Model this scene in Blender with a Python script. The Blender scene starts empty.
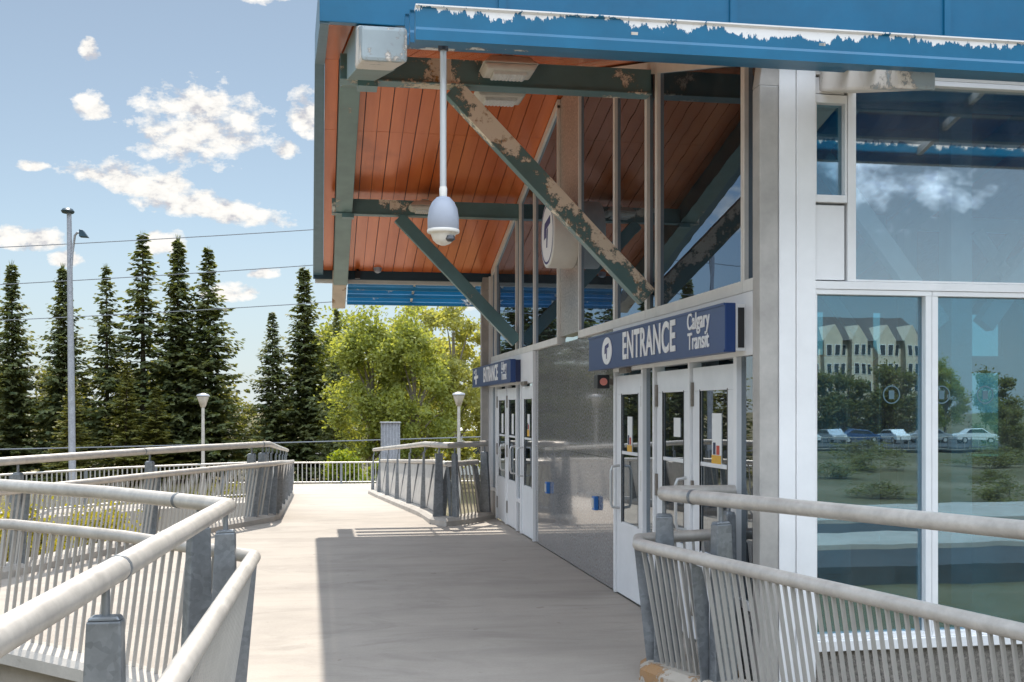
import bpy, bmesh, math, random
from mathutils import Vector, Matrix, noise as mnoise
R = math.radians
random.seed(7)
scene = bpy.context.scene
col = scene.collection
ORG = {}          # world origin of every parent object built in place

# ------------------------------------------------------------------ materials
def new_mat(name):
    m = bpy.data.materials.new(name); m.use_nodes = True
    nt = m.node_tree; nt.nodes.clear()
    return m, nt, nt.nodes, nt.links

def N(nodes, kind, **kw):
    n = nodes.new(kind)
    for k, v in kw.items():
        if hasattr(n, k) and k not in ('inputs',): setattr(n, k, v)
    return n

def noise(nt, scale, detail=5, rough=.6, coord='Object', stretch=(1, 1, 1), dist=0):
    nodes, links = nt.nodes, nt.links
    tc = nodes.new('ShaderNodeTexCoord'); mp = nodes.new('ShaderNodeMapping')
    mp.inputs['Scale'].default_value = stretch
    links.new(tc.outputs[coord], mp.inputs['Vector'])
    n = nodes.new('ShaderNodeTexNoise')
    n.inputs['Scale'].default_value = scale; n.inputs['Detail'].default_value = detail
    n.inputs['Roughness'].default_value = rough; n.inputs['Distortion'].default_value = dist
    links.new(mp.outputs[0], n.inputs['Vector'])
    return n.outputs['Fac']

def ramp(nt, fac, stops):
    r = nt.nodes.new('ShaderNodeValToRGB')
    while len(r.color_ramp.elements) < len(stops): r.color_ramp.elements.new(.5)
    for e, (p, c) in zip(r.color_ramp.elements, stops):
        e.position = p; e.color = (*c, 1) if len(c) == 3 else c
    nt.links.new(fac, r.inputs[0])
    return r.outputs[0]

def mix(nt, fac, a, b, mode='MIX'):
    m = nt.nodes.new('ShaderNodeMix'); m.data_type = 'RGBA'; m.blend_type = mode
    for sock, v in ((m.inputs[0], fac), (m.inputs[6], a), (m.inputs[7], b)):
        if hasattr(v, 'node'): nt.links.new(v, sock)
        elif isinstance(v, (int, float)): sock.default_value = v
        else: sock.default_value = (*v, 1)
    return m.outputs[2]

def math_(nt, op, a, b=None, c=None, clamp=False):
    m = nt.nodes.new('ShaderNodeMath'); m.operation = op; m.use_clamp = clamp
    for s, v in zip(m.inputs, (a, b, c)):
        if v is None: continue
        if hasattr(v, 'node'): nt.links.new(v, s)
        else: s.default_value = v
    return m.outputs[0]

def principled(nt, colr, rough=.5, metal=0, spec=.5, bump=None, bstr=.1, bdist=.01, coat=0):
    p = nt.nodes.new('ShaderNodeBsdfPrincipled'); o = nt.nodes.new('ShaderNodeOutputMaterial')
    if hasattr(colr, 'node'): nt.links.new(colr, p.inputs['Base Color'])
    else: p.inputs['Base Color'].default_value = (*colr, 1)
    if hasattr(rough, 'node'): nt.links.new(rough, p.inputs['Roughness'])
    else: p.inputs['Roughness'].default_value = rough
    p.inputs['Metallic'].default_value = metal
    p.inputs['Specular IOR Level'].default_value = spec
    p.inputs['Coat Weight'].default_value = coat
    p.inputs['Coat Roughness'].default_value = .03
    if bump is not None:
        b = nt.nodes.new('ShaderNodeBump'); b.inputs['Strength'].default_value = bstr
        b.inputs['Distance'].default_value = bdist
        nt.links.new(bump, b.inputs['Height']); nt.links.new(b.outputs[0], p.inputs['Normal'])
    nt.links.new(p.outputs[0], o.inputs[0])
    return p

def m_plain(name, c, rough=.5, metal=0, var=.12, scale=6, spec=.5, bstr=.05):
    m, nt, nodes, links = new_mat(name)
    f = noise(nt, scale, 6, .65)
    d = tuple(v * (1 - var) for v in c); l = tuple(min(1, v * (1 + var)) for v in c)
    cc = ramp(nt, f, [(.3, d), (.7, l)])
    f2 = noise(nt, scale * 9, 4, .6)
    rr = math_(nt, 'MULTIPLY_ADD', f2, .2, max(.03, rough - .1))
    principled(nt, cc, rr, metal, spec, f2, bstr, .004)
    return m

def m_peel(name, paint, under=(.52, .45, .34), thr=.6, scale=5, rough=.38, rust=.5, zlim=None, stretch=(1, 1, 1)):
    """old paint flaking off a pale primer, with rust blooms inside the bare spots"""
    m, nt, nodes, links = new_mat(name)
    v = noise(nt, 3, 5)
    base = ramp(nt, v, [(.3, tuple(c * .88 for c in paint)), (.7, tuple(min(1, c * 1.15) for c in paint))])
    big = noise(nt, scale * .35, 3, .5, stretch=stretch); fine = noise(nt, scale * 3.5, 7, .75, stretch=stretch)
    s = math_(nt, 'MULTIPLY_ADD', fine, .35, math_(nt, 'MULTIPLY', big, .8))
    if zlim:   # the flaked strip that runs along the top edge
        tc = nodes.new('ShaderNodeTexCoord'); sp = nodes.new('ShaderNodeSeparateXYZ')
        links.new(tc.outputs['Object'], sp.inputs[0])
        h = math_(nt, 'SUBTRACT', sp.outputs[2], zlim[0]); h = math_(nt, 'DIVIDE', h, zlim[1])
        jag = noise(nt, 14, 6, .7, stretch=(1, 1, .35))
        lowf = noise(nt, 1.3, 3, .6)
        s = math_(nt, 'ADD', h, math_(nt, 'MULTIPLY', math_(nt, 'SUBTRACT', jag, .5), 1.7))
        s = math_(nt, 'ADD', s, math_(nt, 'MULTIPLY', math_(nt, 'SUBTRACT', lowf, .5), 1.5))
    mask = ramp(nt, s, [(thr, (0, 0, 0)), (thr + .012, (1, 1, 1))])
    rn = noise(nt, scale * 2.6, 6, .7)
    und = mix(nt, ramp(nt, rn, [(.56, (0, 0, 0)), (.64, (rust, rust, rust))]), under, (.33, .16, .035))
    c = mix(nt, mask, base, und)
    rim = ramp(nt, s, [(thr - .014, (0, 0, 0)), (thr + .004, (.5, .5, .5)), (thr + .03, (0, 0, 0))])
    c = mix(nt, rim, c, (.16, .10, .055) if not zlim else (.30, .33, .36))
    inv = math_(nt, 'SUBTRACT', 1.0, mask)
    p = principled(nt, c, .45, 0, .5, inv, .35, .004)
    rr = math_(nt, 'MULTIPLY_ADD', mask, .35, rough); links.new(rr, p.inputs['Roughness'])
    return m

def m_galv(name, c=(.38, .40, .42), rough=.45, metal=.55, spang=.35):
    m, nt, nodes, links = new_mat(name)
    tc = nodes.new('ShaderNodeTexCoord'); vo = nodes.new('ShaderNodeTexVoronoi'); vo.inputs['Scale'].default_value = 38
    links.new(tc.outputs['Object'], vo.inputs['Vector'])
    f = noise(nt, 7, 6, .7)
    a = ramp(nt, f, [(.3, tuple(v * .82 for v in c)), (.7, tuple(min(1, v * 1.15) for v in c))])
    sx = nodes.new('ShaderNodeSeparateXYZ'); links.new(vo.outputs['Color'], sx.inputs[0])
    cc = mix(nt, spang, a, mix(nt, 1.0, a, ramp(nt, sx.outputs[0], [(0, (.25, .25, .25)), (1, (.75, .75, .75))]), 'SOFT_LIGHT'))
    streak = noise(nt, 9, 5, .7, stretch=(1, 1, .12))
    cc = mix(nt, ramp(nt, streak, [(.58, (0, 0, 0)), (.72, (.4, .4, .4))]), cc, tuple(v * .7 for v in c))
    rr = math_(nt, 'MULTIPLY_ADD', f, .3, rough - .15)
    principled(nt, cc, rr, metal, .5, f, .06, .003)
    return m

def m_concrete(name, c, stain=.25, joints=False):
    m, nt, nodes, links = new_mat(name)
    f = noise(nt, .9, 8, .65); g = noise(nt, 45, 4, .7); st = noise(nt, 1.1, 7, .68, stretch=(.6, 1.25, 1), dist=1.2)
    a = ramp(nt, f, [(.25, tuple(v * (1 - stain * .7) for v in c)), (.75, tuple(min(1, v * 1.08) for v in c))])
    a = mix(nt, ramp(nt, st, [(.5, (0, 0, 0)), (.72, (.8, .8, .8))]), a, tuple(v * .66 for v in c))
    a = mix(nt, ramp(nt, g, [(.35, (.14, .14, .14)), (.6, (0, 0, 0))]), a, tuple(v * .5 for v in c))
    bd = noise(nt, 1.5, 6, .65, stretch=(.16, 1.3, 1))
    a = mix(nt, ramp(nt, bd, [(.52, (0, 0, 0)), (.66, (.5, .5, .5))]), a, tuple(v * .72 for v in c))
    sp = noise(nt, 5.5, 3, .5); sp2 = ramp(nt, sp, [(.70, (0, 0, 0)), (.74, (.4, .4, .4))])
    a = mix(nt, sp2, a, (.16, .14, .11))
    broom = noise(nt, 30, 3, .6, stretch=(.08, 3, 1))
    h = math_(nt, 'ADD', math_(nt, 'MULTIPLY', broom, .7), g)
    principled(nt, a, .82, 0, .35, h, .22, .004)
    return m

def m_granite(name, c=(.225, .222, .22), rough=.09, coat=.48):
    m, nt, nodes, links = new_mat(name)
    f = noise(nt, 42, 4, .7); g = noise(nt, 80, 2, .5); w = noise(nt, 2.2, 5, .6)
    a = ramp(nt, f, [(.34, tuple(v * .4 for v in c)), (.5, c), (.66, tuple(min(1, v * 1.85) for v in c))])
    a = mix(nt, ramp(nt, g, [(.58, (0, 0, 0)), (.66, (.7, .7, .7))]), a, (.05, .05, .055))
    a = mix(nt, ramp(nt, w, [(.35, (.0, .0, .0)), (.7, (.35, .35, .35))]), a, tuple(v * 1.5 for v in c))
    w2 = noise(nt, .8, 3, .5)
    p = principled(nt, a, rough, 0, .6, w2, .02, .01, coat)
    p.inputs['Coat IOR'].default_value = 1.62
    return m

def m_glass(name, tint, refl=.16, rcol=(.9, .95, 1), wavy=.012, dirt=.03):
    """coated tinted glazing sheet: see-through body plus a reflection that rises at grazing angles"""
    m, nt, nodes, links = new_mat(name)
    tr = nodes.new('ShaderNodeBsdfTransparent'); tr.inputs[0].default_value = (*tint, 1)
    gl = nodes.new('ShaderNodeBsdfGlossy'); gl.inputs[0].default_value = (*rcol, 1); gl.inputs['Roughness'].default_value = .006
    fr = nodes.new('ShaderNodeFresnel'); fr.inputs[0].default_value = 1.5
    f = math_(nt, 'MULTIPLY_ADD', fr.outputs[0], 1 - refl, refl, clamp=True)
    b = nodes.new('ShaderNodeBump'); b.inputs['Strength'].default_value = wavy; b.inputs['Distance'].default_value = .05
    links.new(noise(nt, 1.7, 2, .5), b.inputs['Height']); links.new(b.outputs[0], gl.inputs['Normal'])
    ms = nodes.new('ShaderNodeMixShader'); o = nodes.new('ShaderNodeOutputMaterial')
    links.new(f, ms.inputs[0]); links.new(tr.outputs[0], ms.inputs[1]); links.new(gl.outputs[0], ms.inputs[2])
    df = nodes.new('ShaderNodeBsdfDiffuse'); df.inputs[0].default_value = (.5, .52, .5, 1)
    m2 = nodes.new('ShaderNodeMixShader')
    dn = noise(nt, 3, 6, .7)
    links.new(ramp(nt, dn, [(.35, (dirt * .3,) * 3), (.75, (dirt * 2,) * 3)]), m2.inputs[0])
    links.new(ms.outputs[0], m2.inputs[1]); links.new(df.outputs[0], m2.inputs[2])
    links.new(m2.outputs[0], o.inputs[0])
    return m

def m_leaf(name, lo, hi, trans=.35, scale=.9, rough=.6):
    m, nt, nodes, links = new_mat(name)
    f = noise(nt, scale, 4, .6); g = noise(nt, scale * 7, 3, .6)
    fm = math_(nt, 'MULTIPLY_ADD', g, .5, math_(nt, 'MULTIPLY', f, .5))
    cc = ramp(nt, fm, [(.38, lo), (.62, hi)])
    d = nodes.new('ShaderNodeBsdfPrincipled'); links.new(cc, d.inputs['Base Color']); d.inputs['Roughness'].default_value = rough
    d.inputs['Specular IOR Level'].default_value = .3
    t = nodes.new('ShaderNodeBsdfTranslucent')
    tcol = mix(nt, 1.0, cc, (1.5, 1.4, .55), 'MULTIPLY'); links.new(tcol, t.inputs[0])
    ms = nodes.new('ShaderNodeMixShader'); ms.inputs[0].default_value = trans
    o = nodes.new('ShaderNodeOutputMaterial')
    links.new(d.outputs[0], ms.inputs[1]); links.new(t.outputs[0], ms.inputs[2]); links.new(ms.outputs[0], o.inputs[0])
    return m

def m_soffit(name):
    m, nt, nodes, links = new_mat(name)
    v = noise(nt, 1.1, 5, .6, stretch=(3.5, .35, 1)); st = noise(nt, .9, 6, .6)
    c = ramp(nt, v, [(.3, (.57, .125, .032)), (.7, (.76, .205, .062))])
    c = mix(nt, ramp(nt, st, [(.6, (0, 0, 0)), (.78, (.5, .5, .5))]), c, (.19, .035, .015))
    f = noise(nt, 2.5, 3, .5, stretch=(4, .5, 1))
    principled(nt, c, .24, .15, .5, f, .05, .01)
    return m

def m_ground(name):
    m, nt, nodes, links = new_mat(name)
    f = noise(nt, .06, 6, .6); g = noise(nt, 1.4, 6, .7); k = noise(nt, 14, 4, .7)
    a = ramp(nt, f, [(.35, (.10, .09, .04)), (.5, (.17, .14, .075)), (.65, (.29, .24, .16))])
    a = mix(nt, ramp(nt, g, [(.4, (.0, .0, .0)), (.7, (.8, .8, .8))]), a, (.13, .11, .05))
    a = mix(nt, ramp(nt, k, [(.35, (.4, .4, .4)), (.65, (0, 0, 0))]), a, (.06, .06, .025))
    principled(nt, a, .95, 0, .2, k, .6, .05)
    return m

M = {}
M['deck'] = m_concrete('deck_concrete', (.43, .38, .325), .26)
M['kerb'] = m_concrete('kerb_concrete', (.48, .44, .39), .35)
M['stained'] = m_peel('rust_stained_concrete', (.42, .37, .31), (.34, .2, .1), .60, 9, .85, .8)
M['ground'] = m_ground('dry_grass')
M['asphalt'] = m_concrete('asphalt', (.06, .06, .062), .3)
M['galv'] = m_galv('galvanised_steel', (.235, .25, .265), .45, .6)
M['galv_panel'] = m_galv('galvanised_panel', (.56, .53, .49), .55, .15, .1)
M['rail'] = m_galv('weathered_rail', (.54, .50, .45), .46, .35, .12)
M['picket'] = m_plain('picket_steel', (.40, .38, .35), .5, .12, .08, 5)
M['white'] = m_plain('white_aluminium', (.82, .815, .81), .42, 0, .05, 3)
M['frame'] = m_plain('aluminium_frame', (.76, .73, .68), .4, .1, .08, 4)
M['door'] = m_plain('white_door_paint', (.80, .805, .81), .38, 0, .05, 4)
M['granite'] = m_granite('polished_granite')
M['granite_honed'] = m_granite('honed_granite', (.30, .275, .25), .3, .15)
M['granite_rough'] = m_granite('grey_granite_base', (.17, .155, .14), .35, .1)
M['soffit'] = m_soffit('orange_metal_soffit')
M['roofing'] = m_plain('dark_roof_deck', (.05, .055, .06), .7)
M['blue'] = m_plain('blue_fascia_paint', (.003, .125, .245), .36, 0, .16, 1.6)
M['blade'] = m_peel('flaking_blue_paint', (.004, .115, .23), (.70, .68, .65), .70, 5, .34, .25)
M['bladetop'] = m_peel('flaked_blue_edge', (.004, .125, .245), (.80, .78, .76), .55, 5, .34, .12, zlim=(3.603, .13))
M['dkblue'] = m_plain('dark_eave_steel', (.018, .05, .075), .45)
M['rake'] = m_plain('slate_blue_rake', (.10, .19, .25), .45)
M['teal'] = m_peel('flaking_teal_steel', (.11, .205, .21), (.80, .71, .58), .665, 4.6, .4, .45)
M['tealold'] = m_peel('badly_flaked_teal_steel', (.11, .205, .21), (.82, .73, .60), .585, 4.4, .42, .8)
M['rusty'] = m_peel('rusting_flaked_beam', (.11, .205, .21), (.68, .58, .45), .50, 4.2, .45, .95)
M['tealgrey'] = m_peel('grey_green_rafter_paint', (.17, .26, .25), (.55, .50, .42), .72, 5, .45, .3)
M['greybox'] = m_peel('pale_grey_rafter_paint', (.33, .38, .40), (.72, .66, .60), .56, 4.5, .5, .1)
M['primer'] = m_peel('pale_primer_steel', (.60, .50, .41), (.35, .20, .10), .68, 7, .6, .4)
M['column'] = m_plain('pale_column_steel', (.40, .375, .345), .6, 0, .16, 5)
M['glass_side'] = m_glass('tinted_side_glazing', (.03, .055, .08), .15, (.56, .74, .97))
M['glass_front'] = m_glass('blue_green_glazing', (.36, .70, .80), .26, (.64, .82, .92), .010)
M['glass_upper'] = m_glass('pale_upper_glazing', (.80, .88, .90), .34, (.85, .94, 1), .010, .05)
M['glass_clear'] = m_glass('clear_skylight_glazing', (.88, .92, .92), .06)
M['glass_door'] = m_glass('door_glazing', (.20, .32, .38), .20, (.85, .93, 1), .006)
M['interior'] = m_plain('interior_grey_paint', (.42, .45, .46), .6)
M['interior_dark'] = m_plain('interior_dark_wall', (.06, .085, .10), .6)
M['interior_white'] = m_plain('interior_white_steel', (.70, .72, .72), .5)
M['tile'] = m_plain('interior_floor_tile', (.34, .35, .33), .3)
M['signblue'] = m_plain('sign_navy', (.022, .052, .19), .3, 0, .08, 3, bstr=0)
M['signdark'] = m_plain('sign_end_navy', (.010, .020, .075), .4)
M['letter'] = m_plain('white_lettering', (.82, .82, .82), .5, 0, .02)
M['navy'] = m_plain('navy_mark', (.03, .035, .16), .5)
M['signwhite'] = m_plain('sign_white_plastic', (.74, .70, .64), .4, 0, .05)
M['black'] = m_plain('black_plastic', (.018, .018, .02), .4)
M['steel'] = m_galv('dark_hinge_steel', (.22, .19, .16), .45, .5)
M['chrome'] = m_plain('satin_steel', (.60, .60, .59), .42, .45, .03, bstr=0)
M['camgrey'] = m_plain('camera_housing_grey', (.36, .385, .45), .42, 0, .05)
M['lens'] = m_plain('smoked_dome', (.05, .05, .055), .06, 0, .05)
M['cream'] = m_plain('cream_lamp_plastic', (.62, .57, .49), .5, 0, .07)
M['lampglass'] = m_plain('ribbed_lamp_lens', (.72, .70, .66), .25, 0, .05, 30)
M['paper'] = m_plain('white_paper', (.82, .82, .80), .6, 0, .02)
M['yellow'] = m_plain('yellow_print', (.75, .42, .05), .6, 0, .05)
M['red'] = m_plain('red_print', (.55, .06, .03), .5, 0, .05)
M['lamp_red'] = m_plain('red_lamp_lens', (.75, .25, .20), .3)
M['btnblue'] = m_plain('button_blue', (.03, .16, .48), .35, 0, .05)
M['pole'] = m_galv('pole_grey_steel', (.36, .37, .40), .5, .3)
M['wire'] = m_plain('grey_wire', (.22, .23, .25), .6)
M['bark'] = m_plain('bark', (.085, .065, .05), .9, 0, .3, 9)
M['barkpale'] = m_plain('pale_bark', (.22, .19, .15), .9, 0, .3, 9)
M['spruce'] = m_leaf('spruce_needles', (.05, .08, .042), (.23, .24, .10), .4)
M['spruce_y'] = m_leaf('spruce_needles_olive', (.08, .095, .025), (.27, .25, .07), .42)
M['poplar'] = m_leaf('poplar_leaves', (.19, .235, .06), (.41, .43, .15), .55, .7)
M['poplar2'] = m_leaf('poplar_leaves_pale', (.26, .28, .09), (.48, .47, .20), .55, .7)
M['olive'] = m_leaf('olive_leaves', (.10, .115, .035), (.27, .25, .10), .5, .6)
M['weed'] = m_leaf('yellow_weed_leaves', (.20, .20, .03), (.50, .43, .05), .45, 3)
M['green'] = m_leaf('fresh_green_leaves', (.10, .16, .02), (.32, .36, .04), .45, 2)
M['cladding'] = m_plain('beige_stone_cladding', (.64, .56, .44), .85, 0, .15, 2)
M['roofdark'] = m_plain('dark_shingles', (.10, .09, .085), .9, 0, .2, 4)
M['housewhite'] = m_plain('white_siding', (.62, .62, .60), .7)
M['windowdark'] = m_plain('dark_window', (.03, .04, .05), .12)
M['carwhite'] = m_plain('white_car_paint', (.75, .76, .78), .2)
M['cargrey'] = m_plain('silver_car_paint', (.42, .44, .47), .22, .4)
M['carblue'] = m_plain('blue_car_paint', (.03, .08, .20), .2)
M['tyre'] = m_plain('tyre_rubber', (.02, .02, .02), .8)
M['etch'] = m_plain('etched_film', (.09, .16, .19), .6)

def m_flat(name, c, rough):
    m, nt, nodes, links = new_mat(name); principled(nt, c, rough); return m
M['signblue'] = m_flat('sign_navy', (.013, .046, .165), .35); M['letter'] = m_flat('white_lettering', (.84, .84, .84), .5); M['signdark'] = m_flat('sign_end_navy', (.010, .020, .075), .4)
# ------------------------------------------------------------------ mesh builder
class MB:
    def __init__(s): s.v = []; s.f = []
    def add(s, vs, fs):
        n = len(s.v); s.v += [tuple(v) for v in vs]; s.f += [tuple(i + n for i in f) for f in fs]
    def box(s, x0, x1, y0, y1, z0, z1):
        s.add([(x0, y0, z0), (x1, y0, z0), (x1, y1, z0), (x0, y1, z0), (x0, y0, z1), (x1, y0, z1), (x1, y1, z1), (x0, y1, z1)],
              [(0, 3, 2, 1), (4, 5, 6, 7), (0, 1, 5, 4), (1, 2, 6, 5), (2, 3, 7, 6), (3, 0, 4, 7)])
        return s
    def hexa(s, a, b):          # two matching quads
        s.add(list(a) + list(b), [(3, 2, 1, 0), (4, 5, 6, 7), (0, 1, 5, 4), (1, 2, 6, 5), (2, 3, 7, 6), (3, 0, 4, 7)])
        return s
    def bar(s, p, q, w, h, side=None):
        """rectangular bar from p to q; w across 'side', h at right angles to it"""
        p, q = Vector(p), Vector(q); d = (q - p).normalized()
        if side is None:
            side = d.cross(Vector((0, 0, 1)))
            if side.length < 1e-4: side = Vector((1, 0, 0))
        side = Vector(side); side = (side - d * side.dot(d)).normalized(); up = d.cross(side).normalized()
        def ring(c): return [c - side * w / 2 - up * h / 2, c + side * w / 2 - up * h / 2, c + side * w / 2 + up * h / 2, c - side * w / 2 + up * h / 2]
        return s.hexa(ring(p), ring(q))
    def tube(s, pts, r, n=12, caps=True):
        pts = [Vector(p) for p in pts]; rs = r if isinstance(r, (list, tuple)) else [r] * len(pts)
        rings = []; prev = None
        for i, p in enumerate(pts):
            a = pts[max(0, i - 1)]; b = pts[min(len(pts) - 1, i + 1)]
            t = (b - a).normalized()
            if prev is None:
                u = t.cross(Vector((0, 0, 1)))
                if u.length < 1e-3: u = Vector((1, 0, 0))
            else: u = prev - t * prev.dot(t)
            u.normalize(); prev = u; w = t.cross(u)
            k = 1.0
            if 0 < i < len(pts) - 1:
                k = 1 / max(.6, math.cos((pts[i] - a).angle(b - pts[i], 0) / 2))
            rings.append([p + (u * math.cos(2 * math.pi * j / n) * k + w * math.sin(2 * math.pi * j / n)) * rs[i] for j in range(n)])
        vs = [v for r_ in rings for v in r_]; fs = []
        for i in range(len(rings) - 1):
            for j in range(n):
                fs.append((i * n + j, i * n + (j + 1) % n, (i + 1) * n + (j + 1) % n, (i + 1) * n + j))
        if caps: fs += [tuple(reversed(range(n))), tuple(range((len(rings) - 1) * n, len(rings) * n))]
        s.add(vs, fs); return s
    def lathe(s, prof, c=(0, 0, 0), n=24):
        vs = []; fs = []
        for r, z in prof:
            for j in range(n): vs.append((c[0] + r * math.cos(2 * math.pi * j / n), c[1] + r * math.sin(2 * math.pi * j / n), c[2] + z))
        m = len(prof)
        for i in range(m - 1):
            for j in range(n): fs.append((i * n + j, i * n + (j + 1) % n, (i + 1) * n + (j + 1) % n, (i + 1) * n + j))
        fs += [tuple(reversed(range(n))), tuple(range((m - 1) * n, m * n))]
        s.add(vs, fs); return s
    def prism(s, poly, ext):    # closed planar polygon (3D points) swept by ext
        ext = Vector(ext); a = [Vector(p) for p in poly]; n = len(a)
        s.add(a + [p + ext for p in a], [tuple(reversed(range(n))), tuple(range(n, 2 * n))] + [(i, (i + 1) % n, (i + 1) % n + n, i + n) for i in range(n)])
        return s
    def build(s, name, mat, parent=None, smooth=False, bevel=0, origin=None):
        o0 = Vector(origin) if origin is not None else (ORG[parent.name] if parent is not None and parent.name in ORG else Vector((0, 0, 0)))
        me = bpy.data.meshes.new(name)
        me.from_pydata([tuple(Vector(v) - o0) for v in s.v], [], s.f)
        bm = bmesh.new(); bm.from_mesh(me)
        if len(bm.faces) < 6000:
            bmesh.ops.recalc_face_normals(bm, faces=bm.faces)
        if bevel:
            ed = [e for e in bm.edges if len(e.link_faces) == 2 and e.calc_face_angle(0) > .5]
            bmesh.ops.bevel(bm, geom=ed, offset=bevel, segments=2, affect='EDGES', clamp_overlap=True, profile=.6)
        bm.to_mesh(me); bm.free()
        if smooth:
            for p in me.polygons: p.use_smooth = True
            try: me.set_sharp_from_angle(angle=R(40))
            except Exception: pass
        me.materials.append(mat)
        o = bpy.data.objects.new(name, me); col.objects.link(o)
        if parent is not None: o.parent = parent
        elif origin is not None: o.location = origin
        ORG[o.name] = o0
        return o

def tag(o, label, cat, group=None, kind=None):
    if label: o['label'] = label
    if cat: o['category'] = cat
    if group: o['group'] = group
    if kind: o['kind'] = kind
    return o
def thing(name, loc, label, cat, group=None):
    o = bpy.data.objects.new(name, None); col.objects.link(o); o.location = loc; o.empty_display_size = .2
    ORG[o.name] = Vector(loc)
    return tag(o, label, cat, group)
def copy_thing(o, label=None):
    c = o.copy(); col.objects.link(c)
    for ch in [x for x in bpy.data.objects if x.parent == o]:
        d = ch.copy(); col.objects.link(d); d.parent = c
        for g in [x for x in bpy.data.objects if x.parent == ch]:
            e = g.copy(); col.objects.link(e); e.parent = d
    if label: c['label'] = label
    return c
def structure(o): o['kind'] = 'structure'; return o

# ------------------------------------------------------------------ camera, sun, sky
cam = bpy.data.cameras.new('camera'); camo = bpy.data.objects.new('camera', cam); col.objects.link(camo)
FPX = 1120.0; YAW = math.atan(192 / FPX)
camo.location = (0, 0, 1.75); camo.rotation_euler = (R(90), 0, -YAW)
cam.sensor_width = 36; cam.lens = FPX / 1024 * 36; cam.shift_y = 68 / 1024
cam.clip_start = .05; cam.clip_end = 4000
scene.camera = camo

SUN = Vector((-.012, .80, 1.0)).normalized()
sl = bpy.data.lights.new('sun', 'SUN'); sl.energy = 3.6; sl.angle = R(.53); sl.color = (1, .94, .85)
so = bpy.data.objects.new('sun', sl); col.objects.link(so)
so.rotation_euler = (-SUN).to_track_quat('-Z', 'Y').to_euler()
so.location = (0, 40, 60)

w = bpy.data.worlds.new('World'); scene.world = w; w.use_nodes = True
nt = w.node_tree; nt.nodes.clear(); nodes, links = nt.nodes, nt.links
sky = nodes.new('ShaderNodeTexSky'); sky.sky_type = 'NISHITA'; sky.sun_disc = False
sky.sun_elevation = math.asin(SUN.z); sky.sun_rotation = math.atan2(SUN.x, SUN.y)
sky.air_density = 1.0; sky.dust_density = .25; sky.ozone_density = 1.2; sky.altitude = 1000
SKY_STRENGTH = .058
hsv = nodes.new('ShaderNodeHueSaturation'); hsv.inputs['Saturation'].default_value = .66; links.new(sky.outputs[0], hsv.inputs['Color'])
skyc = mix(nt, 1.0, hsv.outputs[0], (SKY_STRENGTH * .93, SKY_STRENGTH, SKY_STRENGTH * .99), 'MULTIPLY')
tc = nodes.new('ShaderNodeTexCoord'); sp = nodes.new('ShaderNodeSeparateXYZ'); links.new(tc.outputs['Generated'], sp.inputs[0])
skyc = mix(nt, ramp(nt, sp.outputs[2], [(0, (.75, .75, .75)), (.16, (0, 0, 0))]), skyc, (.36, .405, .45))
ya = math_(nt, 'MAXIMUM', math_(nt, 'ABSOLUTE', sp.outputs[1]), .05)
u = math_(nt, 'DIVIDE', sp.outputs[0], ya); v = math_(nt, 'DIVIDE', sp.outputs[2], ya)
cx = nodes.new('ShaderNodeCombineXYZ'); links.new(u, cx.inputs[0]); links.new(v, cx.inputs[1]); links.new(sp.outputs[1], cx.inputs[2])
def wnoise(scale, detail, off):
    n = nodes.new('ShaderNodeTexNoise'); n.inputs['Scale'].default_value = scale; n.inputs['Detail'].default_value = detail
    n.inputs['Roughness'].default_value = .62
    mp = nodes.new('ShaderNodeMapping'); mp.inputs['Location'].default_value = off; mp.inputs['Scale'].default_value = (1, 1.5, 0)
    links.new(cx.outputs[0], mp.inputs[0]); links.new(mp.outputs[0], n.inputs['Vector'])
    return n.outputs['Fac']
n1 = wnoise(44, 7, (0, 0, 0)); n2 = wnoise(15, 3, (3, 1, 0)); n3 = wnoise(2.6, 6, (1.3, .7, 0))
front = math_(nt, 'GREATER_THAN', sp.outputs[1], 0)
# cumulus where they stand in the sky: (tangent of azimuth, tangent of elevation, half width, half height, tilt)
CL = [(-.103, .240, .052, .036, 0), (-.148, .190, .054, .0160, -.20), (-.095, .172, .066, .0125, -.12), (-.192, .256, .014, .013, 0), (-.012, .256, .014, .022, 0),
      (-.050, .362, .022, .011, 0), (-.245, .142, .030, .011, 0), (-.212, .126, .014, .007, 0), (-.193, .304, .008, .010, 0), (-.03, .226, .012, .009, 0),
      (-.135, .14, .02, .012, 0), (-.05, .118, .013, .006, 0), (-.08, .10, .022, .009, 0), (-.29, .15, .02, .01, 0), (-.24, .205, .012, .005, 0),
      (.13, .10, .03, .014, 0), (.13, .20, .05, .02, 0), (-.6, .3, .15, .06, 0), (.5, .35, .14, .06, 0), (-.45, .18, .09, .03, 0)]
mx = None
for (a, b, ra, rb, tl) in CL:
    du = math_(nt, 'SUBTRACT', u, a); dv = math_(nt, 'SUBTRACT', v, b)
    dv = math_(nt, 'MULTIPLY_ADD', du, -tl, dv)
    e1 = math_(nt, 'DIVIDE', du, ra * 1.12); e2 = math_(nt, 'DIVIDE', dv, rb * 1.15)
    # flat bases: the lower half falls off faster
    e2 = math_(nt, 'MULTIPLY', e2, math_(nt, 'MULTIPLY_ADD', math_(nt, 'LESS_THAN', e2, 0.0), .5, 1.0))
    q = math_(nt, 'SUBTRACT', 1.0, math_(nt, 'ADD', math_(nt, 'MULTIPLY', e1, e1), math_(nt, 'MULTIPLY', e2, e2)))
    q = math_(nt, 'MAXIMUM', q, -1.2)
    mx = q if mx is None else math_(nt, 'MAXIMUM', mx, q)
dens = math_(nt, 'ADD', math_(nt, 'ADD', mx, .10), math_(nt, 'MULTIPLY', math_(nt, 'SUBTRACT', n1, .5), 4.2))
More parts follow.
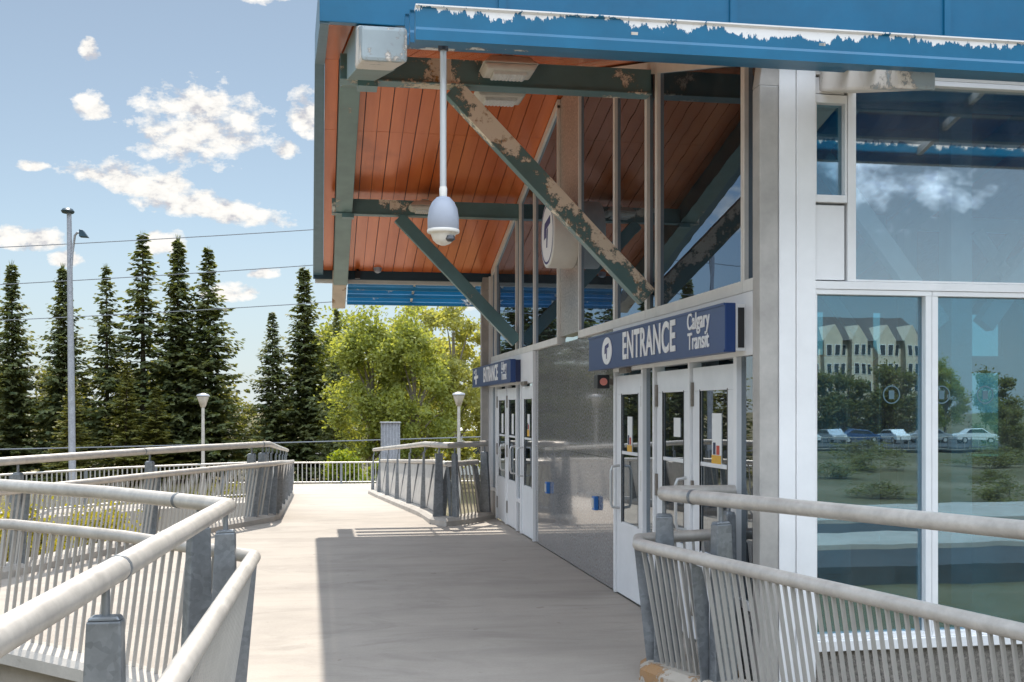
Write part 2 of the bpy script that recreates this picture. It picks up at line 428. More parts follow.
dens = math_(nt, 'ADD', dens, math_(nt, 'MULTIPLY', math_(nt, 'SUBTRACT', n2, .5), 1.3))
mf = math_(nt, 'MULTIPLY', ramp(nt, dens, [(.0, (0, 0, 0)), (.2, (.35, .35, .35)), (.8, (1, 1, 1))]), front)
back = math_(nt, 'SUBTRACT', 1.0, front)
hi = ramp(nt, sp.outputs[2], [(.30, (0, 0, 0)), (.50, (1, 1, 1))])  # extra high cloud behind the viewer, added to fill the shaded sides
mb = math_(nt, 'MULTIPLY', ramp(nt, math_(nt, 'MULTIPLY_ADD', hi, .28, n3), [(.60, (0, 0, 0)), (.74, (.95, .95, .95))]), back)
up = ramp(nt, sp.outputs[2], [(.0, (0, 0, 0)), (.04, (1, 1, 1))])
mask = math_(nt, 'MULTIPLY', math_(nt, 'MAXIMUM', mf, mb), up)
cc = ramp(nt, dens, [(.35, (.66, .67, .70)), (.95, (.60, .58, .57)), (1.0, (.58, .56, .55))])
n4 = wnoise(44, 5, (0, .5, 0))
lit = ramp(nt, math_(nt, 'SUBTRACT', n1, n4), [(.44, (.34, .35, .38)), (.5, (.62, .62, .62)), (.55, (.86, .84, .80))])
rl = math_(nt, 'ADD', math_(nt, 'MULTIPLY', math_(nt, 'SUBTRACT', n1, n4), 1.5), .54)
cloudc = ramp(nt, rl, [(.3, (.36, .36, .385)), (.5, (.55, .54, .52)), (.72, (.63, .61, .58))])
cloudc = mix(nt, back, mix(nt, 1.0, cloudc, (.98, .98, .98), 'MULTIPLY'), mix(nt, 1.0, cloudc, (3.1, 3.6, 4.3), 'MULTIPLY'))  # unseen rear clouds brightened and cooled as added fill light
fin = mix(nt, mask, skyc, cloudc)
bg = nodes.new('ShaderNodeBackground'); bg.inputs[1].default_value = 1.0; links.new(fin, bg.inputs[0])
wo = nodes.new('ShaderNodeOutputWorld'); links.new(bg.outputs[0], wo.inputs[0])

vs = scene.view_settings; vs.view_transform = 'Standard'; vs.look = 'None'; vs.gamma = 1; vs.use_curve_mapping = False
vs.exposure = .80
scene.cycles.max_bounces = 7; scene.cycles.diffuse_bounces = 3; scene.cycles.transparent_max_bounces = 12; scene.cycles.glossy_bounces = 4
scene.cycles.use_denoising = True

# ------------------------------------------------------------------ ground
b = MB(); n = 40
gx = [-900, -400, -200, -120, -80] + [-60 + 4 * i for i in range(31)] + [80, 120, 200, 400, 900]
gy = [-900, -400, -220, -140] + [-100 + 5 * i for i in range(45)] + [150, 200, 400, 1200]
def gz(x, y):
    z = -2.45 + .25 * mnoise.noise(Vector((x * .06, y * .06, 0)))
    if y < -18: z -= .0
    return z
for y in gy:
    for x in gx: b.v.append((x, y, gz(x, y)))
W_ = len(gx)
for j in range(len(gy) - 1):
    for i in range(W_ - 1): b.f.append((j * W_ + i, j * W_ + i + 1, (j + 1) * W_ + i + 1, (j + 1) * W_ + i))
structure(b.build('ground', M['ground'], smooth=True))
# parking lot behind the viewer and the road beyond the trees
b = MB(); b.box(-40, 130, -119, -88, -2.3, -1.95); structure(b.build('parking_lot', M['asphalt']))
b = MB(); b.box(-90, 120, 96, 106, -2.4, -2.05); structure(b.build('road', M['asphalt']))

for y0, y1, nm, mt, zt in ((-27, -21.7, 'pavement', 'kerb', -1.90), (-21.6, -18.1, 'road', 'asphalt', -2.02), (-18, -15.1, 'pavement', 'kerb', -1.90), (-15, -12, 'road', 'asphalt', -2.02)):
    b = MB(); b.box(-60, 120, y0, y1, -2.7, zt); structure(b.build(nm, M[mt]))
# walkway deck and ramp floor
A_LEFT = [(-.54, 6.62), (-1.40, 7.72), (-2.30, 8.62), (-3.0, 8.98), (-3.9, 8.95), (-5.2, 8.4)]
B_CURVE = [(-6.6, 10.2), (-5.2, 10.6), (-4.1, 11.3), (-3.32, 12.35), (-2.78, 13.8), (-2.2, 15.2), (-1.55, 16.6), (-.86, 17.85)]
deckp = [(-1.25, -14), (-1.0, -2), (-.80, 2.84)] + A_LEFT + [(-6.4, 8.2)] + B_CURVE + [(-.86, 18.0), (2.0, 18.0), (2.79, 18.45), (2.79, 7.12), (2.22, 7.12), (2.27, 6.85), (3.2, 4.58), (4.6, .95), (4.9, -14)]
b = MB(); b.prism([(x, y, 0) for x, y in deckp], (0, 0, -.35)); structure(b.build('walkway', M['deck']))
b = MB()
b.hexa([(-.9, 18.0, -.35), (2.0, 18.0, -.35), (1.7, 32, -1.0), (-.95, 32, -1.0)], [(-.9, 18.0, -.004), (2.0, 18.0, -.004), (1.7, 32, -.62), (-.95, 32, -.62)])
b.hexa([(-.95, 32, -1.0), (1.7, 32, -1.0), (2.6, 46, -1.7), (-2.2, 46, -1.7)], [(-.95, 32, -.62), (1.7, 32, -.62), (2.6, 46, -1.27), (-2.2, 46, -1.27)])
structure(b.build('path', M['deck']))
# lower loop of the ramp, seen through the pickets
b = MB(); b.hexa([(-16, 26, -2.3), (-1.2, 35.8, -2.3), (-1.2, 38, -2.3), (-16, 29.5, -2.3)], [(-16, 26, -1.25), (-1.2, 35.8, -1.1), (-1.2, 38, -1.1), (-16, 29.5, -1.25)])
structure(b.build('ramp', M['deck']))

# ------------------------------------------------------------------ railings
def arc(pts):
    pts = [Vector(p) for p in pts]; L = [0]
    for a, c in zip(pts, pts[1:]): L.append(L[-1] + (c - a).length)
    return pts, L
def at_s(pts, L, s):
    s = max(0, min(L[-1], s))
    for i in range(len(L) - 1):
        if s <= L[i + 1] + 1e-6:
            t = (s - L[i]) / (L[i + 1] - L[i]); return pts[i].lerp(pts[i + 1], t), (pts[i + 1] - pts[i]).normalized()
def normals(pts):
    out = []
    for i in range(len(pts)):
        d1 = (pts[i] - pts[i - 1]) if i else (pts[1] - pts[0]); d2 = (pts[i + 1] - pts[i]) if i < len(pts) - 1 else d1
        d1 = Vector((d1.x, d1.y, 0)).normalized(); d2 = Vector((d2.x, d2.y, 0)).normalized()
        n1_ = Vector((d1.y, -d1.x, 0)); n2_ = Vector((d2.y, -d2.x, 0)); n = (n1_ + n2_).normalized()
        out.append(n / max(.55, n.dot(n1_)))
    return out
def railing(label, base, posts, infill, hand=(.16, .90, .90), top=1.2, rr=.045, kerb=None, cat='railing', group=None, gap=.095, hr=.04, lean=None):
    """base: 3D polyline under the top rail; the handrail leans out to the right of its direction.
       infill(s) -> 'picket' or 'panel' or None for the bay starting at s"""
    pts, L = arc(base); nr = normals(pts)
    root = thing('railing', pts[0], label, cat, group)
    MB().tube([p + Vector((0, 0, top)) for p in pts], rr, 16).build('top_rail', M['rail'], root, True)
    def hz(s): return hand[1] + (hand[2] - hand[1]) * s / L[-1]
    ho = hand[0] if isinstance(hand[0], list) else [hand[0]] * len(pts)
    hp = [p + n_ * o_ + Vector((0, 0, hz(l))) for p, n_, l, o_ in zip(pts, nr, L, ho)]
    hr_ = MB().tube(hp, hr, 16).build('handrail', M['rail'], root, True)
    for s_ in [.9 + 3.05 * k for k in range(int(L[-1] / 3.05))]:
        p_, d_ = at_s(pts, L, s_)
        z_ = Vector((0, 0, top)); MB().tube([p_ + z_ - d_ * .012, p_ + z_ + d_ * .012], rr + .0025, 16).build('weld_joint', M['galv'], root, True)
    def frame(s):
        p, d = at_s(pts, L, s); d2 = Vector((d.x, d.y, 0)).normalized()
        # blend the normal between vertices so bays follow the curve
        i = max(k for k in range(len(L)) if L[k] <= s + 1e-6); i = min(i, len(L) - 2)
        t = (s - L[i]) / (L[i + 1] - L[i]); hq = hp[i].lerp(hp[i + 1], t)
        n_ = Vector((hq.x - p.x, hq.y - p.y, 0)); return p, d2, n_, hq
    for s in posts:
        p, d, n_, hq = frame(s); nn = n_.normalized()
        th = .032; pan = infill(s) == 'panel'
        if pan: th = .028
        def ring(z, o_, i_):
            if pan: o_, i_ = o_ - .06, i_ - .02
            return [p + nn * o_ - d * th + Vector((0, 0, z)), p + nn * o_ + d * th + Vector((0, 0, z)), p - nn * i_ + d * th + Vector((0, 0, z)), p - nn * i_ - d * th + Vector((0, 0, z))]
        m = MB(); m.hexa(ring(.02, .07, .11), ring(1.055, .055, .055)); m.hexa(ring(1.055, .055, .055), [v_ * .8 + (p + Vector((0, 0, 1.07))) * .2 for v_ in ring(1.07, .055, .055)])
        po = m.build('post', M['galv'], root, False, .008)
        MB().tube([p + Vector((0, 0, 1.06)), p + Vector((0, 0, top - .02))], .014, 10).build('stub', M['galv'], po, True)
        a = p + nn * .06
        poly = [a + Vector((0, 0, .06)), a + nn * .05 + Vector((0, 0, .06)), Vector((hq.x, hq.y, hq.z - .03)) + nn * .03, Vector((hq.x, hq.y, hq.z - .06)) - nn * .05, a + Vector((0, 0, hq.z - p.z - .28))]
        if pan: poly = [a - nn * .03 + Vector((0, 0, .09)), a + nn * .10 + Vector((0, 0, .09)), Vector((hq.x, hq.y, hq.z - .02)) + nn * .03, Vector((hq.x, hq.y, hq.z - .02)) - nn * .02]
        poly = [v_ - d * .05 for v_ in poly]
        MB().prism(poly, d * .012).build('bracket_plate', M['galv'], po)
        m = MB(); m.add([], [])
        c = p + Vector((0, 0, .006))
        m.hexa([c - nn * .16 - d * .09 - Vector((0, 0, .003)), c - nn * .16 + d * .09 - Vector((0, 0, .003)), c + nn * .14 + d * .09 - Vector((0, 0, .003)), c + nn * .14 - d * .09 - Vector((0, 0, .003))],
               [c - nn * .16 - d * .09 + Vector((0, 0, .014)), c - nn * .16 + d * .09 + Vector((0, 0, .014)), c + nn * .14 + d * .09 + Vector((0, 0, .014)), c + nn * .14 - d * .09 + Vector((0, 0, .014))])
        m.build('foot_plate', M['galv'], po)
    for s0, s1 in zip(posts, posts[1:]):
        kind = infill(s0)
        if not kind: continue
        m = MB(); mp_ = M['picket']
        n_b = max(2, int((s1 - s0) / gap))
        if kind == 'picket':
            for k in range(1, n_b):
                p, d, n_, hq = frame(s0 + (s1 - s0) * k / n_b)
                tp = hq - Vector((0, 0, .02)) if lean is None or s0 > lean[0] else hq - n_ * (1 - lean[1]) - Vector((0, 0, .02))
                m.bar(p + n_.normalized() * .03 + Vector((0, 0, .085)), tp, .012, .023, side=d)
            ps = [frame(s0 + (s1 - s0) * k / 6) for k in range(7)]
            for a_, c_ in zip(ps, ps[1:]):
                m.bar(a_[0] + a_[2].normalized() * .03 + Vector((0, 0, .075)), c_[0] + c_[2].normalized() * .03 + Vector((0, 0, .075)), .05, .02)
            m.build('picket_panel', mp_, root)
        else:
            ps = [frame(s0 + .05 + (s1 - s0 - .1) * k / 4) for k in range(5)]
            for a_, c_ in zip(ps, ps[1:]):
                def q4(f, o_): 
                    nn = f[2].normalized() * o_
                    return f[0] + f[2].normalized() * .03 + nn + Vector((0, 0, .13)), f[3] + nn - Vector((0, 0, .045))
                (a0, a1), (a2, a3) = q4(a_, 0), q4(a_, .012); (c0, c1), (c2, c3) = q4(c_, 0), q4(c_, .012)
                m.hexa([a0, a1, a3, a2], [c0, c1, c3, c2])
            m.build('solid_panel', M['galv_panel'], root)
    if kerb:
        m = MB(); prof = [(-.17, -.02), (-.17, .07), (-.13, .11), (.10, .11), (.155, .07), (.165, -.02)]
        ring_ = []
        for p, n_, l in zip(pts, nr, L):
            ring_.append([p + n_ * o_ + Vector((0, 0, z_ * kerb[0])) for o_, z_ in prof])
        k = len(prof)
        for a_ in ring_: m.v += [tuple(x) for x in a_]
        for i in range(len(ring_) - 1):
            for j in range(k): m.f.append((i * k + j, i * k + (j + 1) % k, (i + 1) * k + (j + 1) % k, (i + 1) * k + j))
        m.f += [tuple(range(k)), tuple(range((len(ring_) - 1) * k, len(ring_) * k))]
        m.build('kerb', M[kerb[1]], root)
    return root
# near left railing with its pointed corner
mainleg = [(-1.22, -6, 0), (-1.0, -2, 0), (-.78, 2.6, 0), (-.52, 6.55, 0)]
pA = mainleg + [(x, y, 0) for x, y in A_LEFT[1:]]
_, LA = arc(pA)
railing('near grey tube railing with a pointed corner, left of the walkway', pA,
        [.4, LA[1] + .0, LA[1] + 2.8, LA[2] + 1.27, LA[3] - .06, LA[3] + .30, LA[5] + .35, LA[6] + .9, LA[8] - .1],
        lambda s: 'picket' if abs(s - (LA[3] - .06)) > .01 else None, kerb=(.9, 'kerb'), gap=.09, hand=([.34, .34, .30] + [.14] * 6, .90, .90))
# outer curved railing, then straight on along the walkway with solid panels
pB = [(x, y, 0) for x, y in B_CURVE] + [(-.80, 18.3, -.01), (-.82, 21.5, -.155), (-.84, 25, -.31), (-.86, 28.5, -.46), (-.9, 32, -.61)]
_, LB = arc(pB); cB = LB[7]
railing('curved outer railing of leaning pickets in front of the spruces', pB,
        [.1, 1.7, cB - 8.7, cB - 5.65, cB - 2.95, cB - .35, cB - .04, cB + .22, cB + .5, cB + 1.9, cB + 4.3, cB + 6.7, cB + 9.1, cB + 11.5, cB + 13.6],
        lambda s: ('picket' if s < cB - .2 else ('panel' if s > cB + .1 else None)), kerb=(1.0, 'kerb'), gap=.092)
# right far railing with solid panels and a return to the building
pC = [(2.62, 17.75, 0), (2.08, 17.02, 0), (1.90, 16.86, 0), (1.80, 17.05, 0), (1.76, 19, -.045), (1.68, 22, -.18), (1.60, 25, -.31), (1.52, 28, -.44), (1.46, 31, -.57)]
pC = [Vector(p) for p in pC][::-1]
_, LC = arc(pC); eC = LC[5]
railing('short railing with solid leaning panels beside the far doors', pC,
        [.1, 2.5, 4.9, 7.3, 9.7, 12.0, eC - .05, eC + .38, LC[-1] - .05],
        lambda s: ('panel' if s < eC - .2 else ('picket' if s > eC else None)), hand=(-.16, .90, .90), kerb=(1.0, 'kerb'), gap=.11)
# right near railing
pD = [(2.72, 7.10, 0), (2.34, 7.12, 0), (2.23, 7.09, 0), (2.20, 6.99, 0), (2.235, 6.86, 0), (3.17, 4.58, 0), (4.55, 1.15, 0), (5.2, -.4, 0)]
_, LD = arc(pD)
railing('close railing on the right, rounded end by the near doors', pD,
        [.04, LD[3] - .02, LD[4] + .42, LD[5] + .35, LD[5] + 1.9, LD[6], LD[7] - .1],
        lambda s: 'picket' if s > .1 else 'picket', hand=(.165, .90, .56), kerb=(1.0, 'stained'), gap=.056)

def fence(label, pts, h, gap, cat='fence'):
    pts, L = arc(pts); root = thing('metal_fence', pts[0], label, cat)
    MB().tube([p + Vector((0, 0, h)) for p in pts], .032, 10).build('top_rail', M['rail'], root, True)
    MB().tube([p + Vector((0, 0, .1)) for p in pts], .022, 8).build('bottom_rail', M['rail'], root, True)
    nb = max(1, round(L[-1] / 2.4))
    for k in range(nb + 1):
        p, d = at_s(pts, L, L[-1] * k / nb)
        MB().bar(p, p + Vector((0, 0, h - .01)), .09, .05, side=d).build('post', M['galv'], root)
        if k < nb:
            m = MB(); q = int(L[-1] / nb / gap)
            for j in range(1, q):
                p, d = at_s(pts, L, L[-1] * (k + j / q) / nb)
                m.bar(p + Vector((0, 0, .1)), p + Vector((0, 0, h - .02)), .035, .02, side=d)
            m.build('picket_panel', M['picket'], root)
    return root
fence('low straight picket fence closing the far end of the walkway', [(-3.6, 45.6, -1.27), (7.5, 45.0, -1.27)], .88, .17)
fence('distant picket fence along the lower ramp, under the spruces', [(-16, 27.5, -1.22), (-12, 29.6, -1.2), (-8.45, 31.9, -1.14), (-5.8, 34.5, -1.1), (-2.3, 37, -1.1), (-1.1, 37.6, -1.1)], 1.12, .15)

# ------------------------------------------------------------------ station building
bld = thing('station_building', (2.79, 12.4, 0), 'glazed station pavilion with orange soffit, blue eaves and flaking steel braces', 'building')
RY, RZ, SL = 12.4, 5.57, .265          # ridge line and roof pitch
YN, YF = 6.4, 18.4                     # near and far eave
XE, XR = -.06, 15.0                     # roof side edges
XW = 2.79                              # entrance wall
def zs(y): return RZ - SL * abs(y - RY)
SKX, SKY0, SKY1 = 2.80, 6.62, 8.15     # skylight in the near slope
# roof deck and soffit boards
b = MB()
def slab(x0, x1, y0, y1, o0, o1):
    b.hexa([(x0, y0, zs(y0) + o0), (x1, y0, zs(y0) + o0), (x1, y1, zs(y1) + o0), (x0, y1, zs(y1) + o0)],
           [(x0, y0, zs(y0) + o1), (x1, y0, zs(y0) + o1), (x1, y1, zs(y1) + o1), (x0, y1, zs(y1) + o1)])
slab(.054, XR, RY, YF, .03, .22); slab(.054, SKX, YN, RY, .03, .22); slab(SKX, XR, SKY1, RY, .03, .22); slab(SKX, XR, YN, SKY0, .03, .22)
roof = b.build('roof', M['roofing'], bld)
b = MB(); x = .054; k = 0
while x < XR - .1:
    wd = .16
    for (y0, y1) in ((RY + .0, 13.9), (13.905, 16.2), (16.205, YF - .05), (YN + .05 if x < SKX - .1 else SKY1 + .02, 9.6), (9.605, RY)):
        z0 = .0 + .002 * random.random()
        slab(x, x + wd - (.006 if k % 2 else .011), y0, y1, z0, .028)
    x += wd; k += 1
b.build('soffit', M['soffit'], roof)
# skylight panes
b = MB()
for i in range(8):
    x0 = SKX + .02 + i * 1.5; slab(x0, x0 + 1.45, SKY0 + .02, SKY1 - .02, .12, .128)
b.build('skylight', M['glass_clear'], roof)
# rakes (sloping side edges)
for side_ in (0, 1):
    b = MB()
    for (y0, y1) in ((YN - .05, RY), (RY, YF + .05)):
        if side_: xa0 = xa1 = XR + .06; x1 = XR
        else: xa0, xa1 = (-.11 + .11 * (18.4 - q) / 12 for q in (y0, y1)); x1 = .05
        b.hexa([(xa0, y0, zs(y0) - .06), (x1, y0, zs(y0) - .06), (x1, y1, zs(y1) - .06), (xa1, y1, zs(y1) - .06)], [(xa0, y0, zs(y0) + .26), (x1, y0, zs(y0) + .26), (x1, y1, zs(y1) + .26), (xa1, y1, zs(y1) + .26)])
    b.build('rake_board', M['rake'], roof)
# eaves: tall blue fascia at the near side, dark beam at the far side
b = MB(); b.box(-.003, XR, YN - .06, YN - .005, 3.915, 4.62); b.box(-.003, XR, YN - .10, YN - .062, 4.42, 4.66)
fa = b.build('fascia', M['blue'], roof, False, .004)
for x in (1.03, 2.42, 3.80, 5.2, 6.6, 8.0, 9.4, 10.8, 12.2, 13.6): MB().box(x - .022, x + .022, YN - .075, YN - .0605, 3.92, 4.42).build('seam_rib', M['blue'], fa)
b = MB(); b.box(XE - .05, XR, YF + .0, YF + .07, 3.86, 4.16); b.build('far_fascia', M['dkblue'], roof)
b = MB(); b.box(XE - .02, XR, YF + .072, YF + .12, 3.80, 3.90); b.build('gutter', M['frame'], roof)
# rafters running past both eaves
for x, xe in ((.325, .312), (4.4, 3.135), (5.9, 6.1), (8.7, 8.7), (11.6, 11.6), (14.5, 14.5)):
    for sgn in (-1, 1):
        ye = RY + sgn * 6.88; m = MB()
        mat = M['tealgrey'] if sgn > 0 else M['greybox']
        def sec(y, top, bot, x=x): return [(x - .112, y, bot), (x + .112, y, bot), (x + .112, y, top), (x - .112, y, top)]
        zt = lambda y: zs(y) - .012
        yb = RY + sgn * 5.8
        m.hexa(sec(RY, zt(RY), zt(RY) - .29), sec(yb, zt(yb), zt(yb) - .28))
        m.build('rafter', M['tealgrey'], bld, False, .006)
        m = MB(); y2 = RY + sgn * 5.802
        m.hexa(sec(y2, zt(y2) - .03, zt(y2) - .286, xe), sec(ye, zt(ye) - .11, zt(ye) - .28, xe))
        m.build('rafter_end', M['greybox'] if sgn < 0 else M['primer'], bld, False, .018)
# tie beams and braces
for i, y in enumerate((9.2, 15.6)):
    z = 4.52 if i == 0 else 4.54
    for xa, xb, mt in ((.16, 1.06 if i == 0 else .95, 'rusty' if i == 0 else 'tealold'), (1.0605 if i == 0 else .9505, XW - .03, 'teal')):
        m = MB(); m.box(xa, xb, y - .06, y + .06, z - .10, z + .10); m.box(xa, xb, y - .085, y + .085, z - .112, z - .1005)
        m.build('tie_beam', M[mt], bld)
    m = MB(); m.bar((1.08, y, z - .13), (XW - .05, y, 2.70), .17, .12, side=(1, 0, 1)); m.build('brace', M['tealold'] if i == 0 else M['teal'], bld, False, .005)
    m = MB(); m.box(.30, .46, y - .087, y + .087, z - .16, z - .113); m.build('gusset', M['teal'], bld)
    # same frame inside, behind the glazing
    for x0 in (3.0, 5.72, 8.9, 11.8):
        m = MB(); m.box(x0, x0 + 2.6, y - .06, y + .06, z - .1, z + .1); m.build('tie_beam', M['interior'], bld)
        m = MB(); m.bar((x0 + 1.6, y, z - .1), (x0 + .15, y, 2.5), .16, .12, side=(1, 0, 1)); m.build('brace', M['interior'], bld)
        m = MB(); m.bar((x0 + .95, y, z - .1), (x0 + 2.45, y, 2.5), .16, .12, side=(1, 0, 1)); m.build('brace', M['interior_white'], bld)
    for x0 in (5.6, 8.7, 11.6):
        m = MB(); m.box(x0 - .1, x0 + .1, y - .1, y + .1, 0.02, z - .1); m.build('inner_column', M['interior'], bld)
# sunshades of three blades hung on the rafter ends
for sgn in (-1, 1):
    sh = MB()
    for x in (1.55, 2.55, 4.3, 6.0, 7.6, 9.6, 11.6, 13.6):
        p = RY + sgn * 6.14; q = RY + sgn * 6.98
        sh.bar((x, p, zs(p) - .09), (x, q, zs(q) - .11), .035, .05)
    shade = sh.build('sunshade', M['greybox'], bld)
    for k, (dy, zb) in enumerate(((6.955, 3.535), (6.62, 3.63), (6.30, 3.72))):
        y = RY + sgn * dy; m = MB()
        m.prism([(.455, y - .035, zb), (.455, y + .035, zb), (.455, y + .035, zb + .05), (.455, y + .022, zb + .065), (.455, y + .022, zb + .155), (.455, y + .04, zb + .165), (.455, y + .04, zb + .172), (.455, y - .04, zb + .172), (.455, y - .04, zb + .165), (.455, y - .028, zb + .155), (.455, y - .028, zb + .065), (.455, y - .035, zb + .05)], (14.4, 0, 0))
        m.build('blade', M['bladetop'] if (k == 0 and sgn < 0) else M['blade'], shade)
# corner columns
for y in (6.52, 18.42):
    m = MB(); m.box(2.63, 2.752, y - .075, y + .045, .0, 3.72); cc_ = m.build('corner_column', M['column'], bld, False, .012)
    m = MB(); m.box(2.56, 2.79, y - .11, y + .11, .0, .02); m.build('foot_plate', M['galv'], cc_)
    m = MB(); m.prism([(2.63, y - .07, 3.72), (2.752, y - .07, 3.72), (2.90, y - .07, 3.93), (2.66, y - .07, 3.93)], (0, .11, 0)); m.build('haunch', M['column'], cc_)
m = MB(); m.box(2.754, 2.86, 6.44, 6.62, -.3, 3.94); m.box(2.863, 2.985, 6.43, 6.56, -.3, 3.94); m.build('corner_panel', M['white'], bld, False, .003)
m = MB(); m.box(2.754, 2.86, 18.30, 18.5, 0, 3.94); m.build('corner_panel', M['white'], bld, False, .003)
# granite wall between the doors, the tall pilaster
YD0, YD1 = 6.66, 10.36
YG1 = 2 * RY - YD1; YDf = 2 * RY - YD0
gw = MB(); ycuts = [YD1 + .005, 11.35, 12.40, 13.45, YG1 - .005]
for y0, y1 in zip(ycuts, ycuts[1:]):
    gw.box(XW, XW + .12, y0 + .002, y1 - .002, 0.01, 1.27); gw.box(XW, XW + .12, y0 + .002, y1 - .002, 1.274, 2.52)
gw.build('granite_wall', M['granite'], bld)
m = MB(); m.box(XW + .004, XW + .16, 11.86, 12.94, 2.60, zs(12.94) - .03); m.build('granite_pilaster', M['granite_honed'], bld)
# upper side windows
def side_window(y0, y1, z0, raked=True):
    za, zb_ = zs(y0) - .02, zs(y1) - .02; t = .032; d0, d1 = XW - .03, XW + .07
    m = MB(); m.box(d0, d1, y0, y1, z0, z0 + .08)
    m.box(d0 + .001, d1 - .001, y0, y0 + t, z0 + .081, za - .07); m.box(d0 + .001, d1 - .001, y1 - t, y1, z0 + .081, zb_ - .07)
    m.hexa([(d0, y0, za - .10), (d1, y0, za - .10), (d1, y1, zb_ - .10), (d0, y1, zb_ - .10)], [(d0, y0, za), (d1, y0, za), (d1, y1, zb_), (d0, y1, zb_)])
    f = m.build('window', M['frame'], bld)
    m = MB(); m.hexa([(XW, y0 + t, z0 + .08), (XW + .012, y0 + t, z0 + .08), (XW + .012, y1 - t, z0 + .08), (XW, y1 - t, z0 + .08)],
                     [(XW, y0 + t, za - .10), (XW + .012, y0 + t, za - .10), (XW + .012, y1 - t, zb_ - .10), (XW, y1 - t, zb_ - .10)])
    m.build('pane', M['glass_side'], f)
ysp = [6.66, 7.06, 9.0, 9.30, 10.36, 11.86]
for y0, y1 in zip(ysp, ysp[1:]):
    side_window(y0 + .002, y1 - .002, 2.52); side_window(2 * RY - y1 + .002, 2 * RY - y0 - .002, 2.52)
# entrance doors
def door(y0, y1, hinge_near=True, poster=None, handle=True):
    """one leaf in the entrance wall between y0 (near) and y1 (far)"""
    x0, x1 = XW - .012, XW + .035; zt = 2.06
    gw_ = (y1 - y0); a0, a1 = y0 + gw_ * .19, y1 - gw_ * .19
    m = MB(); m.box(x0, x1, y0, y1, .02, .70); m.box(x0, x1, y0, y1, 1.885, zt)
    m.box(x0, x1, y0, a0, .701, 1.884); m.box(x0, x1, a1, y1, .701, 1.884)
    m.box(x0 + .002, x1 - .002, a0, a1, 1.33, 1.36)
    d = m.build('door', M['door'], bld, False, .003)
    MB().box(x0 + .012, x0 + .02, a0, a1, .70, 1.885).build('pane', M['glass_door'], d)
    m = MB(); m.box(x0 - .002, x0 + .010, a0 - .012, a0, .69, 1.895); m.box(x0 - .002, x0 + .010, a1, a1 + .012, .69, 1.895); m.build('glazing_bead', M['black'], d)
    yh = y0 + .012 if hinge_near else y1 - .012
    for z in (.28, 1.12, 1.86):
        MB().box(x0 - .014, x0 - .001, yh - .02, yh + .02, z - .09, z + .09).build('hinge', M['steel'], d)
    if handle:
        yk = (y1 - .10) if hinge_near else (y0 + .10)
        MB().tube([(x0 - .002, yk, .82), (x0 - .07, yk, .83), (x0 - .085, yk, .87), (x0 - .085, yk, 1.17), (x0 - .07, yk, 1.21), (x0 - .002, yk, 1.22)], .013, 10).build('handle', M['chrome'], d, True)
    if poster:
        yc, z0, z1, wd, orange = poster
        p = MB().box(x0 + .007, x0 + .011, yc - wd / 2, yc + wd / 2, z0, z1).build('poster', M['paper'], d)
        if orange:
            MB().box(x0 + .004, x0 + .0065, yc - wd / 2, yc + wd / 2, z0, z0 + .09).build('orange_band', M['yellow'], p)
            MB().box(x0 + .0035, x0 + .0060, yc - wd * .32, yc - wd * .02, z0 + .095, z0 + .16).build('printed_figure', M['red'], p)
            MB().box(x0 + .0035, x0 + .0060, yc + wd * .10, yc + wd * .34, z0 + .095, z0 + .18).build('printed_figure', M['signdark'], p)
    return d
def mirror(y0, y1): return 2 * RY - y1, 2 * RY - y0
near = [(9.43, 10.31), (8.17, 9.03), (7.22, 8.12)]
door(*near[0], True, (9.89, 1.33, 1.68, .15, True)); door(*near[1], False, (8.52, 1.53, 1.68, .16, False)); door(*near[2], False, (7.62, 1.33, 1.72, .19, True))
for i, (y0, y1) in enumerate(near): door(*mirror(y0, y1), i == 0, ((24.8 - y0 - y1 / 1 + (y0 + y1) / 2), 1.38, 1.68, .15, i == 0) if i < 3 else None)
# door frames, sidelights and panel above, behind the signs
for flip in (0, 1):
    F = (lambda a, c: mirror(a, c)) if flip else (lambda a, c: (a, c))
    m = MB(); d0, d1 = XW - .035, XW + .06
    for (a, c) in ((10.315, 10.358), (9.375, 9.425), (9.04, 9.085), (8.125, 8.165), (7.155, 7.215), (6.662, 6.70)):
        y0, y1 = F(a, c); m.box(d0, d1, y0, y1, .012, 2.10)
    y0, y1 = F(YD0 + .002, YD1 - .002); m.box(d0 - .003, d1, y0, y1, 2.101, 2.515)
    y0, y1 = F(9.087, 9.373); m.box(d0 + .004, d1 - .004, y0, y1, .43, .48)
    y0, y1 = F(6.702, 7.153); m.box(d0 + .004, d1 - .004, y0, y1, .43, .48)
    fr = m.build('door_frame', M['white'], bld, False, .002)
    for (a, c) in ((9.087, 9.373), (6.702, 7.153)):
        y0, y1 = F(a, c)
        MB().box(XW, XW + .01, y0, y1, .481, 2.10).build('sidelight', M['glass_door'], fr)
        MB().box(XW - .005, XW + .03, y0, y1, .012, .429).build('kick_panel', M['granite'], fr)
    y0, y1 = F(9.72, 9.98)
    MB().box(XW - .085, XW - .036, y0, y1, 2.075, 2.125).build('door_closer', M['steel'], fr, False, .006)
